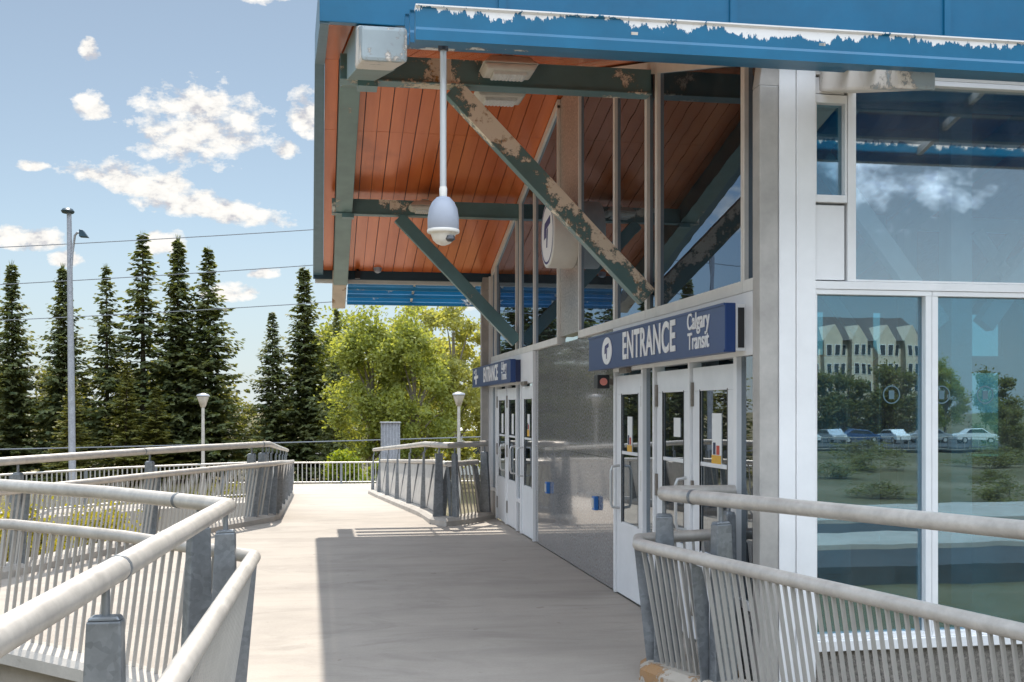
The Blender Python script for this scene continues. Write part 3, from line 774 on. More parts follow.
# front glazing (right of the corner)
FY = 6.5
def front_window(x0, x1, z0, z1, mat, tl=.04, tr=.04, tb=.03, tt=.03):
    m = MB(); y0, y1 = FY - .05, FY + .06
    m.box(x0, x1, y0, y1, z0, z0 + tb); m.box(x0, x1, y0, y1, z1 - tt, z1)
    m.box(x0, x0 + tl, y0 + .002, y1 - .002, z0 + tb, z1 - tt); m.box(x1 - tr, x1, y0 + .002, y1 - .002, z0 + tb, z1 - tt)
    f = m.build('window', M['white'], bld, False, .002)
    MB().box(x0 + tl, x1 - tr, FY, FY + .012, z0 + tb, z1 - tt).build('pane', mat, f)
    return f
for x0, x1 in ((2.99, 3.766), (3.769, 5.0), (5.003, 6.4), (6.403, 7.8), (7.803, 9.2), (9.203, 10.6), (10.603, 12.0), (12.003, 13.4), (13.403, 14.95)): front_window(x0, x1, .33, 2.485, M['glass_front'], tl=.015 if x0 < 3 else .04)
m = MB(); m.box(2.99, 14.95, FY - .055, FY + .06, 2.487, 2.535); m.build('transom', M['white'], bld, False, .002)
front_window(3.205, 5.7, 2.537, 3.80, M['glass_upper'], tl=.055, tb=.012); front_window(5.703, 8.5, 2.537, 3.80, M['glass_upper'], tb=.012); front_window(8.503, 11.7, 2.537, 3.80, M['glass_upper'], tb=.012); front_window(11.703, 14.95, 2.537, 3.80, M['glass_upper'], tb=.012)
front_window(2.99, 3.20, 3.02, 3.68, M['glass_front'], tl=.012, tr=.012, tb=.045, tt=.05)
for z0, z1 in ((2.545, 3.005), (3.69, 3.79)): MB().box(3.0, 3.19, FY - .035, FY + .03, z0, z1).build('infill_panel', M['white'], bld, False, .003)
m = MB(); m.box(2.99, 14.95, FY - .05, FY + .06, 3.802, 3.95); m.build('header', M['frame'], bld)
m = MB(); m.box(2.989, 14.95, FY - .075, FY + .1, .265, .329); m.build('sill', M['white'], bld, False, .004)
m = MB(); m.box(2.988, 14.95, FY - .03, FY + .2, -2.4, .263); m.build('granite_base', M['granite_rough'], bld)
# inside: floor, back wall with tall windows, end wall
m = MB(); m.box(XW + .17, 14.95, 6.73, 18.3, -.3, .015); m.build('inner_floor', M['tile'], bld)
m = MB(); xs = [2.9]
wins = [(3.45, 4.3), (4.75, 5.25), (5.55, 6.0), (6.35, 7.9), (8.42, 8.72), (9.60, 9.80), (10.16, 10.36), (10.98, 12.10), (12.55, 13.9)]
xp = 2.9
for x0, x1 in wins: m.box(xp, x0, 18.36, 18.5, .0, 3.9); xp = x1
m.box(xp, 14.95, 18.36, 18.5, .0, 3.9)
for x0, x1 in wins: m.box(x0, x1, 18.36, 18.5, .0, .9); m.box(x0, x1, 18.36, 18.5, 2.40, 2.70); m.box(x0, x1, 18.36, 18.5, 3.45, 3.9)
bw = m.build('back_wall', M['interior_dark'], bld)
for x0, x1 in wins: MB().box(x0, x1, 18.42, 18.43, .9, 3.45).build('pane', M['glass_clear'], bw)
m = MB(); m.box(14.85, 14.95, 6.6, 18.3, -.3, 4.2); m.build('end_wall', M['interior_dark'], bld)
for (x, y, h) in ((4.6, 11.0, 2.3), (6.2, 13.4, 2.3), (3.9, 14.6, 2.3)):
    m = MB(); m.box(x, x + .9, y, y + .5, .016, h); m.build('inner_kiosk', M['interior'], bld, False, .01)
# small round pictograms etched on the glass
for x in (3.52, 3.86, 4.16, 4.52):
    m = MB(); cz = 1.84; r0, r1 = .058, .05; k = 28
    for j in range(k):
        a0, a1 = 2 * math.pi * j / k, 2 * math.pi * (j + 1) / k; n_ = len(m.v)
        m.v += [(x + r0 * math.cos(a0), FY - .003, cz + r0 * math.sin(a0)), (x + r0 * math.cos(a1), FY - .003, cz + r0 * math.sin(a1)), (x + r1 * math.cos(a1), FY - .003, cz + r1 * math.sin(a1)), (x + r1 * math.cos(a0), FY - .003, cz + r1 * math.sin(a0))]
        m.f.append((n_, n_ + 1, n_ + 2, n_ + 3))
    m.box(x - .018, x + .018, FY - .004, FY - .002, cz - .028, cz + .026)
    m.build('etched_pictogram', M['etch'], bld)

# ------------------------------------------------------------------ signs
def text_mesh(name, body, size, xs_, loc, mat, parent, bold=.0, depth=.006, align='CENTER', spacing=1.0, line=1.0):
    cu = bpy.data.curves.new(name, 'FONT'); cu.body = body; cu.size = size; cu.extrude = depth / 2; cu.offset = bold
    cu.align_x = align; cu.align_y = 'CENTER'; cu.space_character = spacing; cu.space_line = line; cu.resolution_u = 6
    to = bpy.data.objects.new(name, cu); col.objects.link(to)
    dg = bpy.context.evaluated_depsgraph_get(); me = bpy.data.meshes.new_from_object(to.evaluated_get(dg))
    col.objects.unlink(to); bpy.data.objects.remove(to)
    loc = Vector(loc); o0 = ORG[parent.name]
    for v_ in me.vertices:      # text x runs towards the viewer along the wall, face looks away from it
        x, y, z = v_.co; v_.co = (loc.x - z - o0.x, loc.y - x * xs_ - o0.y, loc.z + y - o0.z)
    me.name = name; me.materials.clear(); me.materials.append(mat)
    o = bpy.data.objects.new(name, me); col.objects.link(o); o.parent = parent; ORG[o.name] = o0
    return o
def disc(m, x, y, z, r, t, k=40, sy=1.0):
    pts = [(x, y + r * sy * math.cos(2 * math.pi * j / k), z + r * math.sin(2 * math.pi * j / k)) for j in range(k)]
    m.prism(pts, (-t, 0, 0))
def tee(m, x, y, z, s, t):
    P = lambda a, c: (x, y - a * s, z + c * s)
    m.prism([P(-.62, .12), P(-.50, .42), P(.62, .62), P(.62, .30), P(.20, .22), P(-.22, .15), P(-.22, -.18), P(-.62, -.24)], (-t, 0, 0))
    m.prism([P(-.08, .12), P(.16, .17), P(.02, -.62), P(-.14, -.62)], (-t, 0, 0))
XS = 2.605
def sign(y0, y1, label, cross=False):
    root = thing('entrance_sign', (XS, (y0 + y1) / 2, 2.12), label, 'sign', 'entrance signs')
    zb, zt = 2.122, 2.445
    MB().box(XS, XS + .075, y0, y1, zb, zt).build('sign_face', M['signblue'], root, False, .006)
    m = MB(); m.box(XS - .008, XS + .0, y0, y1, zb, zb + .016); m.box(XS - .008, XS + .0, y0, y1, zt - .016, zt)
    m.build('trim', M['signblue'], root)
    e = MB().box(XS + .076, XW - .04, y0 + .01, y1 - .01, zb + .01, zt - .008).build('sign_case', M['signdark'] if cross else M['white'], root)
    if not cross: MB().box(XS + .092, XW - .05, y0 + .004, y0 + .0095, zb + .03, zt - .03).build('end_grille', M['black'], e)
    ln = y1 - y0; yc = lambda t: y1 - ln * t
    zc = (zb + zt) / 2
    text_mesh('lettering', 'ENTRANCE', .325, .85, (XS - .004, yc(.53), zc + .002), M['letter'], root, .0075, spacing=1.06)
    text_mesh('lettering', 'Calgary\nTransit', .168, .92, (XS - .004, yc(.862), zc + .012), M['letter'], root, .0022, line=.84)
    m = MB()
    if not cross:
        disc(m, XS - .001, yc(.19), zc, .125, .005, sy=1.4); em = m.build('emblem', M['letter'], root)
        m = MB(); tee(m, XS - .0065, yc(.19), zc, .115, .002); m.build('emblem_mark', M['navy'], em)
    else:
        yy = yc(.12)
        m.prism([(XS - .001, yy + .05, zc - .12), (XS - .001, yy - .05, zc - .12), (XS - .001, yy - .05, zc + .07), (XS - .001, yy + .05, zc + .07)], (-.005, 0, 0))
        m.prism([(XS - .0012, yy + .22, zc + .02), (XS - .0012, yy + .22, zc - .03), (XS - .0012, yy - .24, zc - .02), (XS - .0012, yy - .24, zc + .03)], (-.0055, 0, 0))
        disc(m, XS - .001, yy, zc + .11, .034, .005, sy=1.6); disc(m, XS - .001, yy + .2, zc + .09, .028, .005, sy=1.6)
        m.build('emblem', M['letter'], root)
    return root
sign(6.97, 10.72, 'near navy ENTRANCE sign with a round white emblem over the closer doors')
sign(15.32, 19.25, 'far navy ENTRANCE sign with dark end, above the distant doors', True)
# round sign on the pilaster
rs = thing('round_sign', (2.79, 12.25, 3.3), 'round white drum sign with a navy T, on the granite pilaster', 'sign')
m = MB(); disc(m, XW + .003, 12.25, 3.70, .375, .29, 56); m.build('drum', M['signwhite'], rs, True, .01)
m = MB(); disc(m, XW - .2875, 12.25, 3.70, .352, .004, 56); fc = m.build('face', M['letter'], rs)
m = MB(); k = 56
for j in range(k):
    a0, a1 = 2 * math.pi * j / k, 2 * math.pi * (j + 1) / k; P = lambda r, a: (XW - .2935, 12.25 + r * math.cos(a), 3.70 + r * math.sin(a))
    n_ = len(m.v); m.v += [P(.335, a0), P(.335, a1), P(.310, a1), P(.310, a0)]; m.f.append((n_, n_ + 1, n_ + 2, n_ + 3))
m.build('ring', M['navy'], fc)
m = MB(); tee(m, XW - .292, 12.25, 3.72, .27, .003); m.build('letter_mark', M['navy'], fc)

# ------------------------------------------------------------------ fittings on and under the roof
dc = thing('dome_camera', (.70, 5.62, 2.70), 'grey dome camera hanging on a long pole under the blue eave', 'camera')
X0, Y0 = .612, 5.62
m = MB(); m.tube([(X0, Y0, 2.86), (X0, Y0, 3.60)], .0165, 12); m.build('pole', M['chrome'], dc, True)
m = MB(); m.lathe([(.026, 0), (.026, .05)], (X0, Y0, 3.555), 16); m.build('mount', M['black'], dc, True)
m = MB(); m.lathe([(.018, .165), (.020, .21), (.0175, .215), (.0175, .22)], (X0, Y0, 2.65), 20); m.build('collar', M['signwhite'], dc, True)
m = MB(); m.lathe([(.076, .0), (.079, .004), (.079, .06), (.072, .105), (.056, .140), (.034, .163), (.018, .168)], (X0, Y0, 2.652), 28); m.build('housing', M['camgrey'], dc, True)
m = MB(); m.lathe([(.079, 0), (.082, .004), (.082, .014), (.079, .018)], (X0, Y0, 2.636), 28); m.build('trim_ring', M['signwhite'], dc, True)
m = MB(); m.lathe([(.012, -.062), (.034, -.053), (.052, -.036), (.061, -.012), (.064, .0)], (X0, Y0, 2.636), 24); m.build('dome', M['signwhite'], dc, True)
m = MB(); m.lathe([(.004, 0), (.022, -.004), (.026, -.022), (.012, -.034)], (X0 + .03, Y0 - .042, 2.622), 16); m.build('lens', M['lens'], dc, True)

def ceiling_light(x, y, z, label):
    o = thing('ceiling_light', (x, y, z), label, 'light', 'lights on the tie beams')
    m = MB(); m.hexa([(x - .19, y - .14, z), (x + .19, y - .14, z), (x + .19, y + .14, z), (x - .19, y + .14, z)], [(x - .22, y - .15, z + .05), (x + .22, y - .15, z + .05), (x + .22, y + .15, z + .05), (x - .22, y + .15, z + .05)])
    m.hexa([(x - .23, y - .16, z + .051), (x + .23, y - .16, z + .051), (x + .23, y + .16, z + .051), (x - .23, y + .16, z + .051)], [(x - .15, y - .09, z + .13), (x + .15, y - .09, z + .13), (x + .15, y + .09, z + .13), (x - .15, y + .09, z + .13)])
    m.build('housing', M['cream'], o, False, .02)
    m = MB()
    m.box(x - .135, x + .135, y - .09, y + .09, z - .022, z - .001)
    for i in range(9): m.box(x - .13 + i * .03, x - .115 + i * .03, y - .085, y + .085, z - .028, z - .0225)
    m.build('lens', M['lampglass'], o)
    yt = 9.2 if y < 12 else 15.6; ya_, yb_ = (y + .02, yt - .065) if y < yt else (yt + .065, y - .02)
    m = MB(); m.box(x - .05, x + .05, ya_, yb_, z + .135, z + .17); m.build('bracket', M['cream'], o)
    return o
ceiling_light(1.50, 8.92, 4.45, 'cream lamp in front of the nearest tie beam, right of the camera pole')
ceiling_light(1.52, 9.50, 4.40, 'cream lamp half hidden behind the nearest tie beam')
ceiling_light(1.42, 15.32, 4.46, 'small cream lamp on the farther tie beam, behind the dome camera')
sc_ = thing('security_camera', (.72, 18.25, 4.0), 'small black bracket camera under the far eave', 'camera')
m = MB(); m.tube([(.60, 18.3, 3.93), (.60, 18.3, 4.07), (.66, 18.28, 4.12), (.82, 18.28, 4.12), (.9, 18.26, 4.08)], .016, 8); m.build('bracket', M['black'], sc_, True)
m = MB(); m.box(.56, .64, 18.24, 18.36, 3.86, 3.98); m.build('junction_box', M['black'], sc_, False, .006)
m = MB(); m.lathe([(.02, -.09), (.055, -.07), (.07, -.02), (.07, .02), (.03, .05)], (.92, 18.24, 4.04), 18); m.build('dome', M['camgrey'], sc_, True)

# alarm box beside the doors, push buttons on the granite
al = thing('alarm_beacon', (2.72, 10.5, 2.0), 'small black box with a red lamp at the near door corner', 'beacon')
m = MB(); m.box(2.60, 2.72, 10.36, 10.50, 1.945, 2.075); m.build('housing', M['black'], al, False, .008)
m = MB(); m.box(2.722, 2.788, 10.39, 10.46, 1.98, 2.04); m.build('bracket', M['steel'], al)
m = MB(); pts = [(2.66 + .036 * math.cos(2 * math.pi * j / 20), 10.352, 2.01 + .036 * math.sin(2 * math.pi * j / 20)) for j in range(20)]
m.prism(pts, (0, .008, 0)); m.build('lamp', M['lamp_red'], al)
def push_button(y, z, label):
    o = thing('push_button', (XW, y, z), label, 'button', 'door buttons on the granite wall')
    MB().box(XW - .045, XW - .001, y - .055, y + .055, z - .07, z + .07).build('housing', M['btnblue'], o, False, .006)
    MB().box(XW - .052, XW - .0455, y - .04, y + .04, z - .05, z + .05).build('plate', M['chrome'], o, False, .002)
push_button(13.55, .78, 'blue door button on the granite wall beside the far doors')
push_button(11.12, .79, 'blue door button on the granite wall nearer the closer doors')

# ------------------------------------------------------------------ lamps, cabinet, wires
lp = thing('light_pole', (-7.62, 36.8, -2.45), 'tall grey light pole with two heads among the spruces', 'lamp post')
m = MB(); m.tube([(-7.60, 36.8, -2.5), (-7.66, 36.8, 3), (-7.72, 36.8, 7.85)], [.115, .10, .07], 14); m.build('pole', M['pole'], lp, True)
m = MB(); m.tube([(-7.67, 36.75, 5.6), (-7.60, 36.7, 6.6), (-7.52, 36.65, 7.15), (-7.44, 36.62, 7.24), (-7.36, 36.6, 7.22)], .035, 8); m.build('arm', M['pole'], lp, True)
m = MB(); m.lathe([(.05, -.07), (.17, -.05), (.20, .0), (.15, .07), (.04, .09)], (0, 0, 0), 18)
m.v = [(x * 1.0 - 7.76, y * 1.5 + 36.8, z + 7.92) for x, y, z in m.v]; m.build('lamp_head', M['dkblue'], lp, True)
m = MB(); m.prism([(-7.36, 36.45, 7.10), (-7.36, 36.45, 7.32), (-7.25, 36.45, 7.30), (-7.10, 36.45, 7.09)], (0, .3, 0)); m.build('lamp_head', M['dkblue'], lp, False, .01)
def post_lamp(x, y, ztop, z0, label):
    o = thing('street_lamp', (x, y, z0), label, 'lamp post', 'small post lamps')
    m = MB(); m.tube([(x, y, z0), (x, y, ztop - .42)], [.065, .05], 12); m.build('pole', M['rail'], o, True)
    m = MB(); m.lathe([(.05, -.42), (.08, -.40), (.19, -.08), (.19, -.06), (.05, -.36)], (x, y, ztop), 18); m.build('shade', M['rail'], o, True)
    m = MB(); m.lathe([(.20, -.07), (.215, -.05), (.18, .0), (.04, .04)], (x, y, ztop), 18); m.build('cap', M['pole'], o, True)
post_lamp(-3.71, 37.2, 2.22, -2.45, 'small pale post lamp before the spruces, right of the tall light pole')
post_lamp(4.40, 35.8, 2.26, -2.45, 'small pale post lamp in front of the poplars near the far doors')
cb = thing('utility_cabinet', (2.05, 33.1, -1.6), 'blue grey corrugated metal cabinet behind the panel railing', 'cabinet')
m = MB(); prof = []
for i in range(13): prof.append((1.78 + i * .045, 33.0 + (.035 if i % 2 else 0), -1.6))
poly = prof + [(2.32, 33.45, -1.6), (1.78, 33.45, -1.6)]
m.prism(poly, (0, 0, 2.94)); m.build('corrugated_body', M['pole'], cb)
m = MB(); m.box(1.75, 2.35, 32.97, 33.48, 1.3405, 1.37); m.build('lid', M['pole'], cb)
def wire(name, p, q, sag, label, r=.022):
    m = MB(); p, q = Vector(p), Vector(q); pts = []
    for i in range(25):
        t = i / 24; c = p.lerp(q, t); c.z -= sag * 4 * t * (1 - t); pts.append(c)
    m.tube(pts, r, 6); o = m.build(name, M['wire'], origin=p, smooth=True)
    tag(o, label, 'wire', 'overhead wires'); return o
P0, P1 = (-46, 62.0), (30, 51.6)
wire('overhead_wire', (*P0, 8.55), (*P1, 13.3), .9, 'topmost of three overhead wires crossing the sky behind the light pole')
wire('overhead_wire', (*P0, 6.6), (*P1, 11.7), .9, 'middle of three overhead wires across the spruce tops')
wire('overhead_wire', (*P0, 5.1), (*P1, 9.6), .9, 'lowest of three overhead wires, passing in front of the spruces')
wire('overhead_wire', (-40, 56, -.35), (20, 48, .95), .25, 'lone low cable just above the far fences, in front of tree trunks', .03)
for (x, y, h, lb) in ((P0[0], P0[1], 10.2, 'grey wooden wire pole far to the left'), (P1[0], P1[1], 14.4, 'grey wooden wire pole hidden behind the station')):
    o = thing('utility_pole', (x, y, -2.5), lb, 'pole'); MB().tube([(x, y, -2.5), (x, y, h)], [.16, .11], 10).build('pole_shaft', M['barkpale'], o, True)
    MB().box(x - .08, x + .08, y - .7, y + .7, h - .6, h - .45).build('crossarm', M['barkpale'], o)

# ------------------------------------------------------------------ trees
def spruce_mesh(seed, h, rad, mat, dens=1.0, ragged=.3):
    rnd = random.Random(seed); m = MB(); z = h * .04
    ga = 0
    while z < h * .985:
        t = z / h
        r0 = rad * ((1 - t) ** .95) * (.84 + .16 * math.sin(t * 41 + seed)) * (1 - .25 * math.exp(-t * 16)) + .12
        nb = max(5, int((13 - 5 * t) * dens))
        for k in range(nb):
            ga += 2.399 + rnd.uniform(-.3, .3)
            L = max(.12, r0 * rnd.uniform(1 - ragged * 1.4, 1 + ragged * .5)); zz = z + rnd.uniform(-.12, .12)
            droop = rnd.uniform(.10, .42) * (1 - t * .8); d = Vector((math.cos(ga), math.sin(ga), 0)); s_ = Vector((-d.y, d.x, 0))
            ns = max(3, int(L / .17))
            for i in range(ns):
                q = (i + rnd.random()) / ns; q = max(q, .12)
                c = d * (L * q) + Vector((0, 0, zz + (.10 * L * math.sin(q * 2.2) - droop * L * q + .16 * L * q * q * q)))
                ll = (.24 + .30 * (1 - q)) * (.6 + .4 * min(1.5, L)) * rnd.uniform(.7, 1.25)
                for sg in (-1, 1):
                    if rnd.random() < .08: continue
                    e = (d * rnd.uniform(.45, .9) + s_ * sg * rnd.uniform(.4, 1) + Vector((0, 0, rnd.uniform(-.75, .12)))).normalized()
                    w_ = e.cross(Vector((rnd.uniform(-.6, .6), rnd.uniform(-.6, .6), 1))).normalized() * rnd.uniform(.08, .15)
                    tip = c + e * ll; mid = c + e * ll * .45; n_ = len(m.v)
                    m.v += [tuple(c), tuple(mid + w_), tuple(tip), tuple(mid - w_)]; m.f.append((n_, n_ + 1, n_ + 2, n_ + 3))
        z += (.20 + .16 * (1 - t)) / max(.6, dens)
    # leader
    for i in range(8):
        e = Vector((rnd.uniform(-.3, .3), rnd.uniform(-.3, .3), 1)).normalized(); c = Vector((0, 0, h * .965)); n_ = len(m.v)
        m.v += [tuple(c), tuple(c + e * .25 + Vector((.03, 0, 0))), tuple(c + e * .6), tuple(c + e * .25 - Vector((.03, 0, 0)))]; m.f.append((n_, n_ + 1, n_ + 2, n_ + 3))
    return m
def spruce_proto(seed, h, rad, mat, **kw):
    root = thing('spruce_tree', (0, 0, 0), 'tmp', 'tree', 'spruces beyond the walkway')
    MB().tube([(0, 0, 0), (.03, 0, h * .5), (0, 0, h * .97)], [.15, .10, .012], 10).build('trunk', M['bark'], root, True)
    spruce_mesh(seed, h, rad, mat, **kw).build('crown', mat, root)
    return root
H0 = 13.0
proto = [spruce_proto(1, H0, 3.5, M['spruce'], ragged=.46, dens=1.15), spruce_proto(2, H0, 4.2, M['spruce'], ragged=.36), spruce_proto(5, H0, 3.2, M['spruce_y'], ragged=.5, dens=.85),
         spruce_proto(9, H0, 3.2, M['spruce'], ragged=.6, dens=.85)]
used = [False] * len(proto)
GZ = -2.5
spr = [  # x, y, top, proto, width factor, label
 (-17.5, 69.0, 10.3, 0, .95, 'dark spruce at the left edge of the row, cut by the frame'),
 (-14.5, 68.4, 10.1, 0, 1.0, 'spruce directly behind the tall light pole'),
 (-12.1, 68.0, 10.1, 3, 1.05, 'slim ragged spruce just right of the tall light pole'),
 (-10.1, 67.7, 12.1, 3, 1.22, 'tallest ragged spruce of the row, with a gappy crown'),
 (-8.1, 67.3, 11.8, 0, 1.0, 'tall dense spruce between the tallest and the broad one'),
 (-6.35, 67.0, 11.2, 1, 1.0, 'broad full spruce with wide skirt behind the pale post lamp'),
 (-2.63, 66.4, 7.4, 1, .98, 'shorter broad spruce left of the roof edge'),
 (-.8, 66.1, 10.2, 0, 1.0, 'tall spruce touching the roof edge'),
 (.75, 62.0, 7.3, 3, .8, 'narrow dark spruce in front of the poplars'),
 (-15.9, 73.0, 5.2, 2, 1.3, 'low olive spruce filling the gap left of the light pole'),
 (-12.9, 62.0, 3.6, 2, 1.3, 'short olive spruce in front of the light pole row'),
 (-10.4, 63.2, 4.2, 2, 1.3, 'short yellowish spruce at the foot of the tallest one'),
 (-8.9, 64.0, 3.0, 2, 1.5, 'low bushy yellowish spruce under the dense tall one'),
 (-19.6, 66.0, 6.2, 2, 1.4, 'olive spruce beyond the left frame edge'),
 (3.45, 57.5, 4.2, 3, .95, 'small dark spruce standing inside the poplar grove'),
]
for (x, y, top, pi, wf, lb) in spr:
    o = proto[pi] if not used[pi] else copy_thing(proto[pi]); used[pi] = True
    hh = top - GZ; s_ = hh / H0
    o.location = (x, y, GZ); o.scale = (s_ * wf if s_ > .75 else .62 * wf * max(.8, s_ / .62), s_ * wf if s_ > .75 else .62 * wf * max(.8, s_ / .62), s_); o.rotation_euler = (random.uniform(-.025, .025), random.uniform(-.03, .03), random.uniform(0, 6.28)); o['label'] = lb

def leafy(seed, h, rx, rz, leaf, nclump, nleaf, mat, bark, base=.25, trunk=True, name='poplar_tree', group=None, cat='tree', cl=.27):
    rnd = random.Random(seed); root = thing(name, (0, 0, 0), 'tmp', cat, group); m = MB(); tr = MB()
    cz = h * (base + (1 - base) / 2); hz_ = h * (1 - base) / 2; clumps = []
    for i in range(nclump):
        while True:
            p = Vector((rnd.uniform(-1, 1), rnd.uniform(-1, 1), rnd.uniform(-1, 1)))
            if .25 < p.length < 1: break
        f = 1 - .35 * max(0, p.z)
        c = Vector((p.x * rx * f, p.y * rx * f, cz + p.z * hz_)); clumps.append(c)
        cr = cl * rx * rnd.uniform(.6, 1.35)
        for j in range(int(nleaf * rnd.uniform(.6, 1.3))):
            g = Vector((rnd.gauss(0, .48), rnd.gauss(0, .48), rnd.gauss(0, .40))) * cr + c
            a = Vector((rnd.uniform(-1, 1), rnd.uniform(-1, 1), rnd.uniform(-.9, .5))).normalized()
            w_ = a.cross(Vector((rnd.uniform(-1, 1), rnd.uniform(-1, 1), rnd.uniform(-1, 1)))).normalized(); s_ = leaf * rnd.uniform(.6, 1.4); n_ = len(m.v)
            m.v += [tuple(g - a * s_), tuple(g + w_ * s_ * .55), tuple(g + a * s_), tuple(g - w_ * s_ * .55)]; m.f.append((n_, n_ + 1, n_ + 2, n_ + 3))
    if trunk:
        tr.tube([(0, 0, 0), (.1, .05, h * .3), (-.05, 0, h * .6), (0, 0, h * .85)], [.02 * h, .015 * h, .009 * h, .01], 9)
        for c in clumps[::3]:
            st = Vector((0, 0, max(h * .15, c.z * .62))); mid = st.lerp(c, .5) + Vector((0, 0, .1 * h * .3))
            tr.tube([st, mid, c], [.007 * h, .0045 * h, .008], 5)
        tr.build('trunk', bark, root, True)
        m.build('crown', mat, root)
    else:
        for c in clumps[::2]: tr.tube([(c.x * .2, c.y * .2, 0), (c.x * .7, c.y * .7, c.z * .6), c], .012, 4)
        tr.build('stems', bark, root, True); m.build('foliage', mat, root)
    return root
g_ = 'poplars beyond the walkway'
p1 = leafy(21, 9.6, 2.3, 1, .105, 64, 270, M['poplar'], M['barkpale'], .12, group=g_)
p2 = leafy(22, 9.6, 2.0, 1, .105, 50, 270, M['poplar2'], M['barkpale'], .16, group=g_)
pop = [(2.55, 56.0, 9.3, 0, 1.0, 'yellow green poplar rising above the utility cabinet, left in the grove'), (4.5, 54.4, 9.0, 0, .95, 'bright poplar in the middle of the grove below the blue louvres'),
       (6.75, 57.0, 9.9, 1, 1.0, 'paler open poplar at the right of the grove near the far sign'), (1.2, 69.0, 10.2, 0, 1.1, 'poplar farther back behind the narrow dark spruce'),
       (8.9, 62.0, 7.0, 1, .8, 'small pale poplar peeping out beside the far corner post'), (5.6, 65.0, 10.6, 1, 1.0, 'tall pale poplar behind the middle of the grove')]
us = [False, False]
for (x, y, hh, pi, wf, lb) in pop:
    s0 = (p1, p2)[pi]; o = s0 if not us[pi] else copy_thing(s0); us[pi] = True
    k = hh / 9.6; o.location = (x, y, GZ); o.scale = (k * wf, k * wf, k); o.rotation_euler = (0, 0, random.uniform(0, 6.28)); o['label'] = lb
# low olive trees behind the spruces
bk = leafy(31, 7.0, 2.9, 1, .17, 40, 150, M['olive'], M['bark'], .06, name='olive_tree', group='hazy trees behind the spruces')
bl = ['hazy olive tree low behind the left edge spruce', 'hazy olive tree between the light pole spruces', 'hazy olive tree behind the tallest spruce', 'hazy olive tree behind the broad spruce',
      'hazy olive tree in the gap right of the broad spruce', 'hazy olive tree in the gap before the roof edge spruces', 'hazy olive tree behind the roof edge spruce', 'hazy olive tree far behind the poplar grove', 'hazy olive tree seen past the far corner post']
for i, x in enumerate((-25, -19.5, -14, -9.8, -6.2, -2.9, 1.5, 8, 14)):
    o = bk if i == 0 else copy_thing(bk)
    k = random.uniform(.85, 1.2) * (.8 if i in (4, 5) else 1); o.location = (x, 84 + random.uniform(-4, 8), GZ); o.scale = (k * 1.05, k * 1.05, k); o.rotation_euler = (0, 0, random.uniform(0, 6)); o['label'] = bl[i]
# shrubs
def shrub(x, y, z, h, r, seed, mat, label, nclump=26, nleaf=110, leaf=.05):
    o = leafy(seed, h, r, 1, leaf, nclump, nleaf, mat, M['bark'], .05, trunk=False, name='shrub', cat='shrub', cl=.36); o.location = (x, y, z); o['label'] = label
    o['group'] = 'shrubs around the walkway'
shrub(-3.45, 17.7, -2.4, 2.7, 1.0, 41, M['weed'], 'tall yellow weedy shrub behind the curved railing', 44, 190, .045)
shrub(-4.5, 18.4, -2.4, 2.65, 1.0, 42, M['weed'], 'yellow shrub farther left behind the curved railing', 40, 170, .045)
shrub(-2.9, 17.5, -2.4, 2.1, .6, 43, M['green'], 'low fresh green shrub at the foot of the curved railing', 30, 150, .045)
shrub(1.05, 47.0, -2.4, 2.3, 1.0, 44, M['green'], 'bright yellow green shrub behind the far end fence', 30, 150, .08)
shrub(2.4, 47.5, -2.4, 1.9, .8, 45, M['green'], 'small green shrub right of the bright one at the far fence', 24, 120, .08)
shrub(-3.4, 39.5, -2.4, 1.5, 1.2, 46, M['olive'], 'dull olive shrub behind the distant picket fence', 24, 110, .08)

# small white house behind the far door post
hs = thing('house', (9.6, 72, -2.4), 'small white roofed house seen past the far corner post', 'house')
MB().box(7.6, 11.6, 70, 75, -2.4, .4).build('wall', M['housewhite'], hs)
m = MB(); m.prism([(7.3, 69.6, .4), (7.3, 75.4, .4), (7.3, 72.5, 1.7)], (4.6, 0, 0)); m.build('roof', M['housewhite'], hs)
MB().box(9.0, 10.0, 69.95, 70.0, -1.2, -.2).build('window', M['windowdark'], hs)

# ------------------------------------------------------------------ behind the viewer: what the glass mirrors
ap = thing('apartment_block', (74, -127, -2.2), 'beige gabled apartment block mirrored in the front glazing', 'building')
MB().box(50, 80, -141, -127, -2.4, 10.8).build('wall', M['cladding'], ap)
m = MB(); m.prism([(49, -126.2, 10.8), (49, -141.8, 10.8), (49, -134, 14.6)], (32, 0, 0)); rf = m.build('roof', M['roofdark'], ap)
for i in range(8):
    x = 52.0 + i * 3.75
    m = MB(); m.box(x - 1.2, x + 1.2, -126.99, -125.8, -2.4, 10.9); m.prism([(x - 1.2, -125.8, 10.9), (x + 1.2, -125.8, 10.9), (x, -125.8, 12.9)], (0, -6, 0)); m.build('gabled_bay', M['cladding'], ap)
    for f in range(5):
        z = -.9 + f * 2.45
        for wx, wy, ww in ((x - .9, -125.8, .75), (x + .15, -125.8, .75), (x + 1.5, -127.0, .8)):
            f_ = MB().box(wx, wx + ww, wy + .01, wy + .06, z, z + 1.45).build('window', M['letter'], ap)
            MB().box(wx + .08, wx + ww - .08, wy + .061, wy + .09, z + .08, z + 1.37).build('pane', M['windowdark'], f_)
    MB().box(x - 1.22, x + 1.22, -125.79, -125.6, 1.05, 1.25).build('string_course', M['roofdark'], ap)
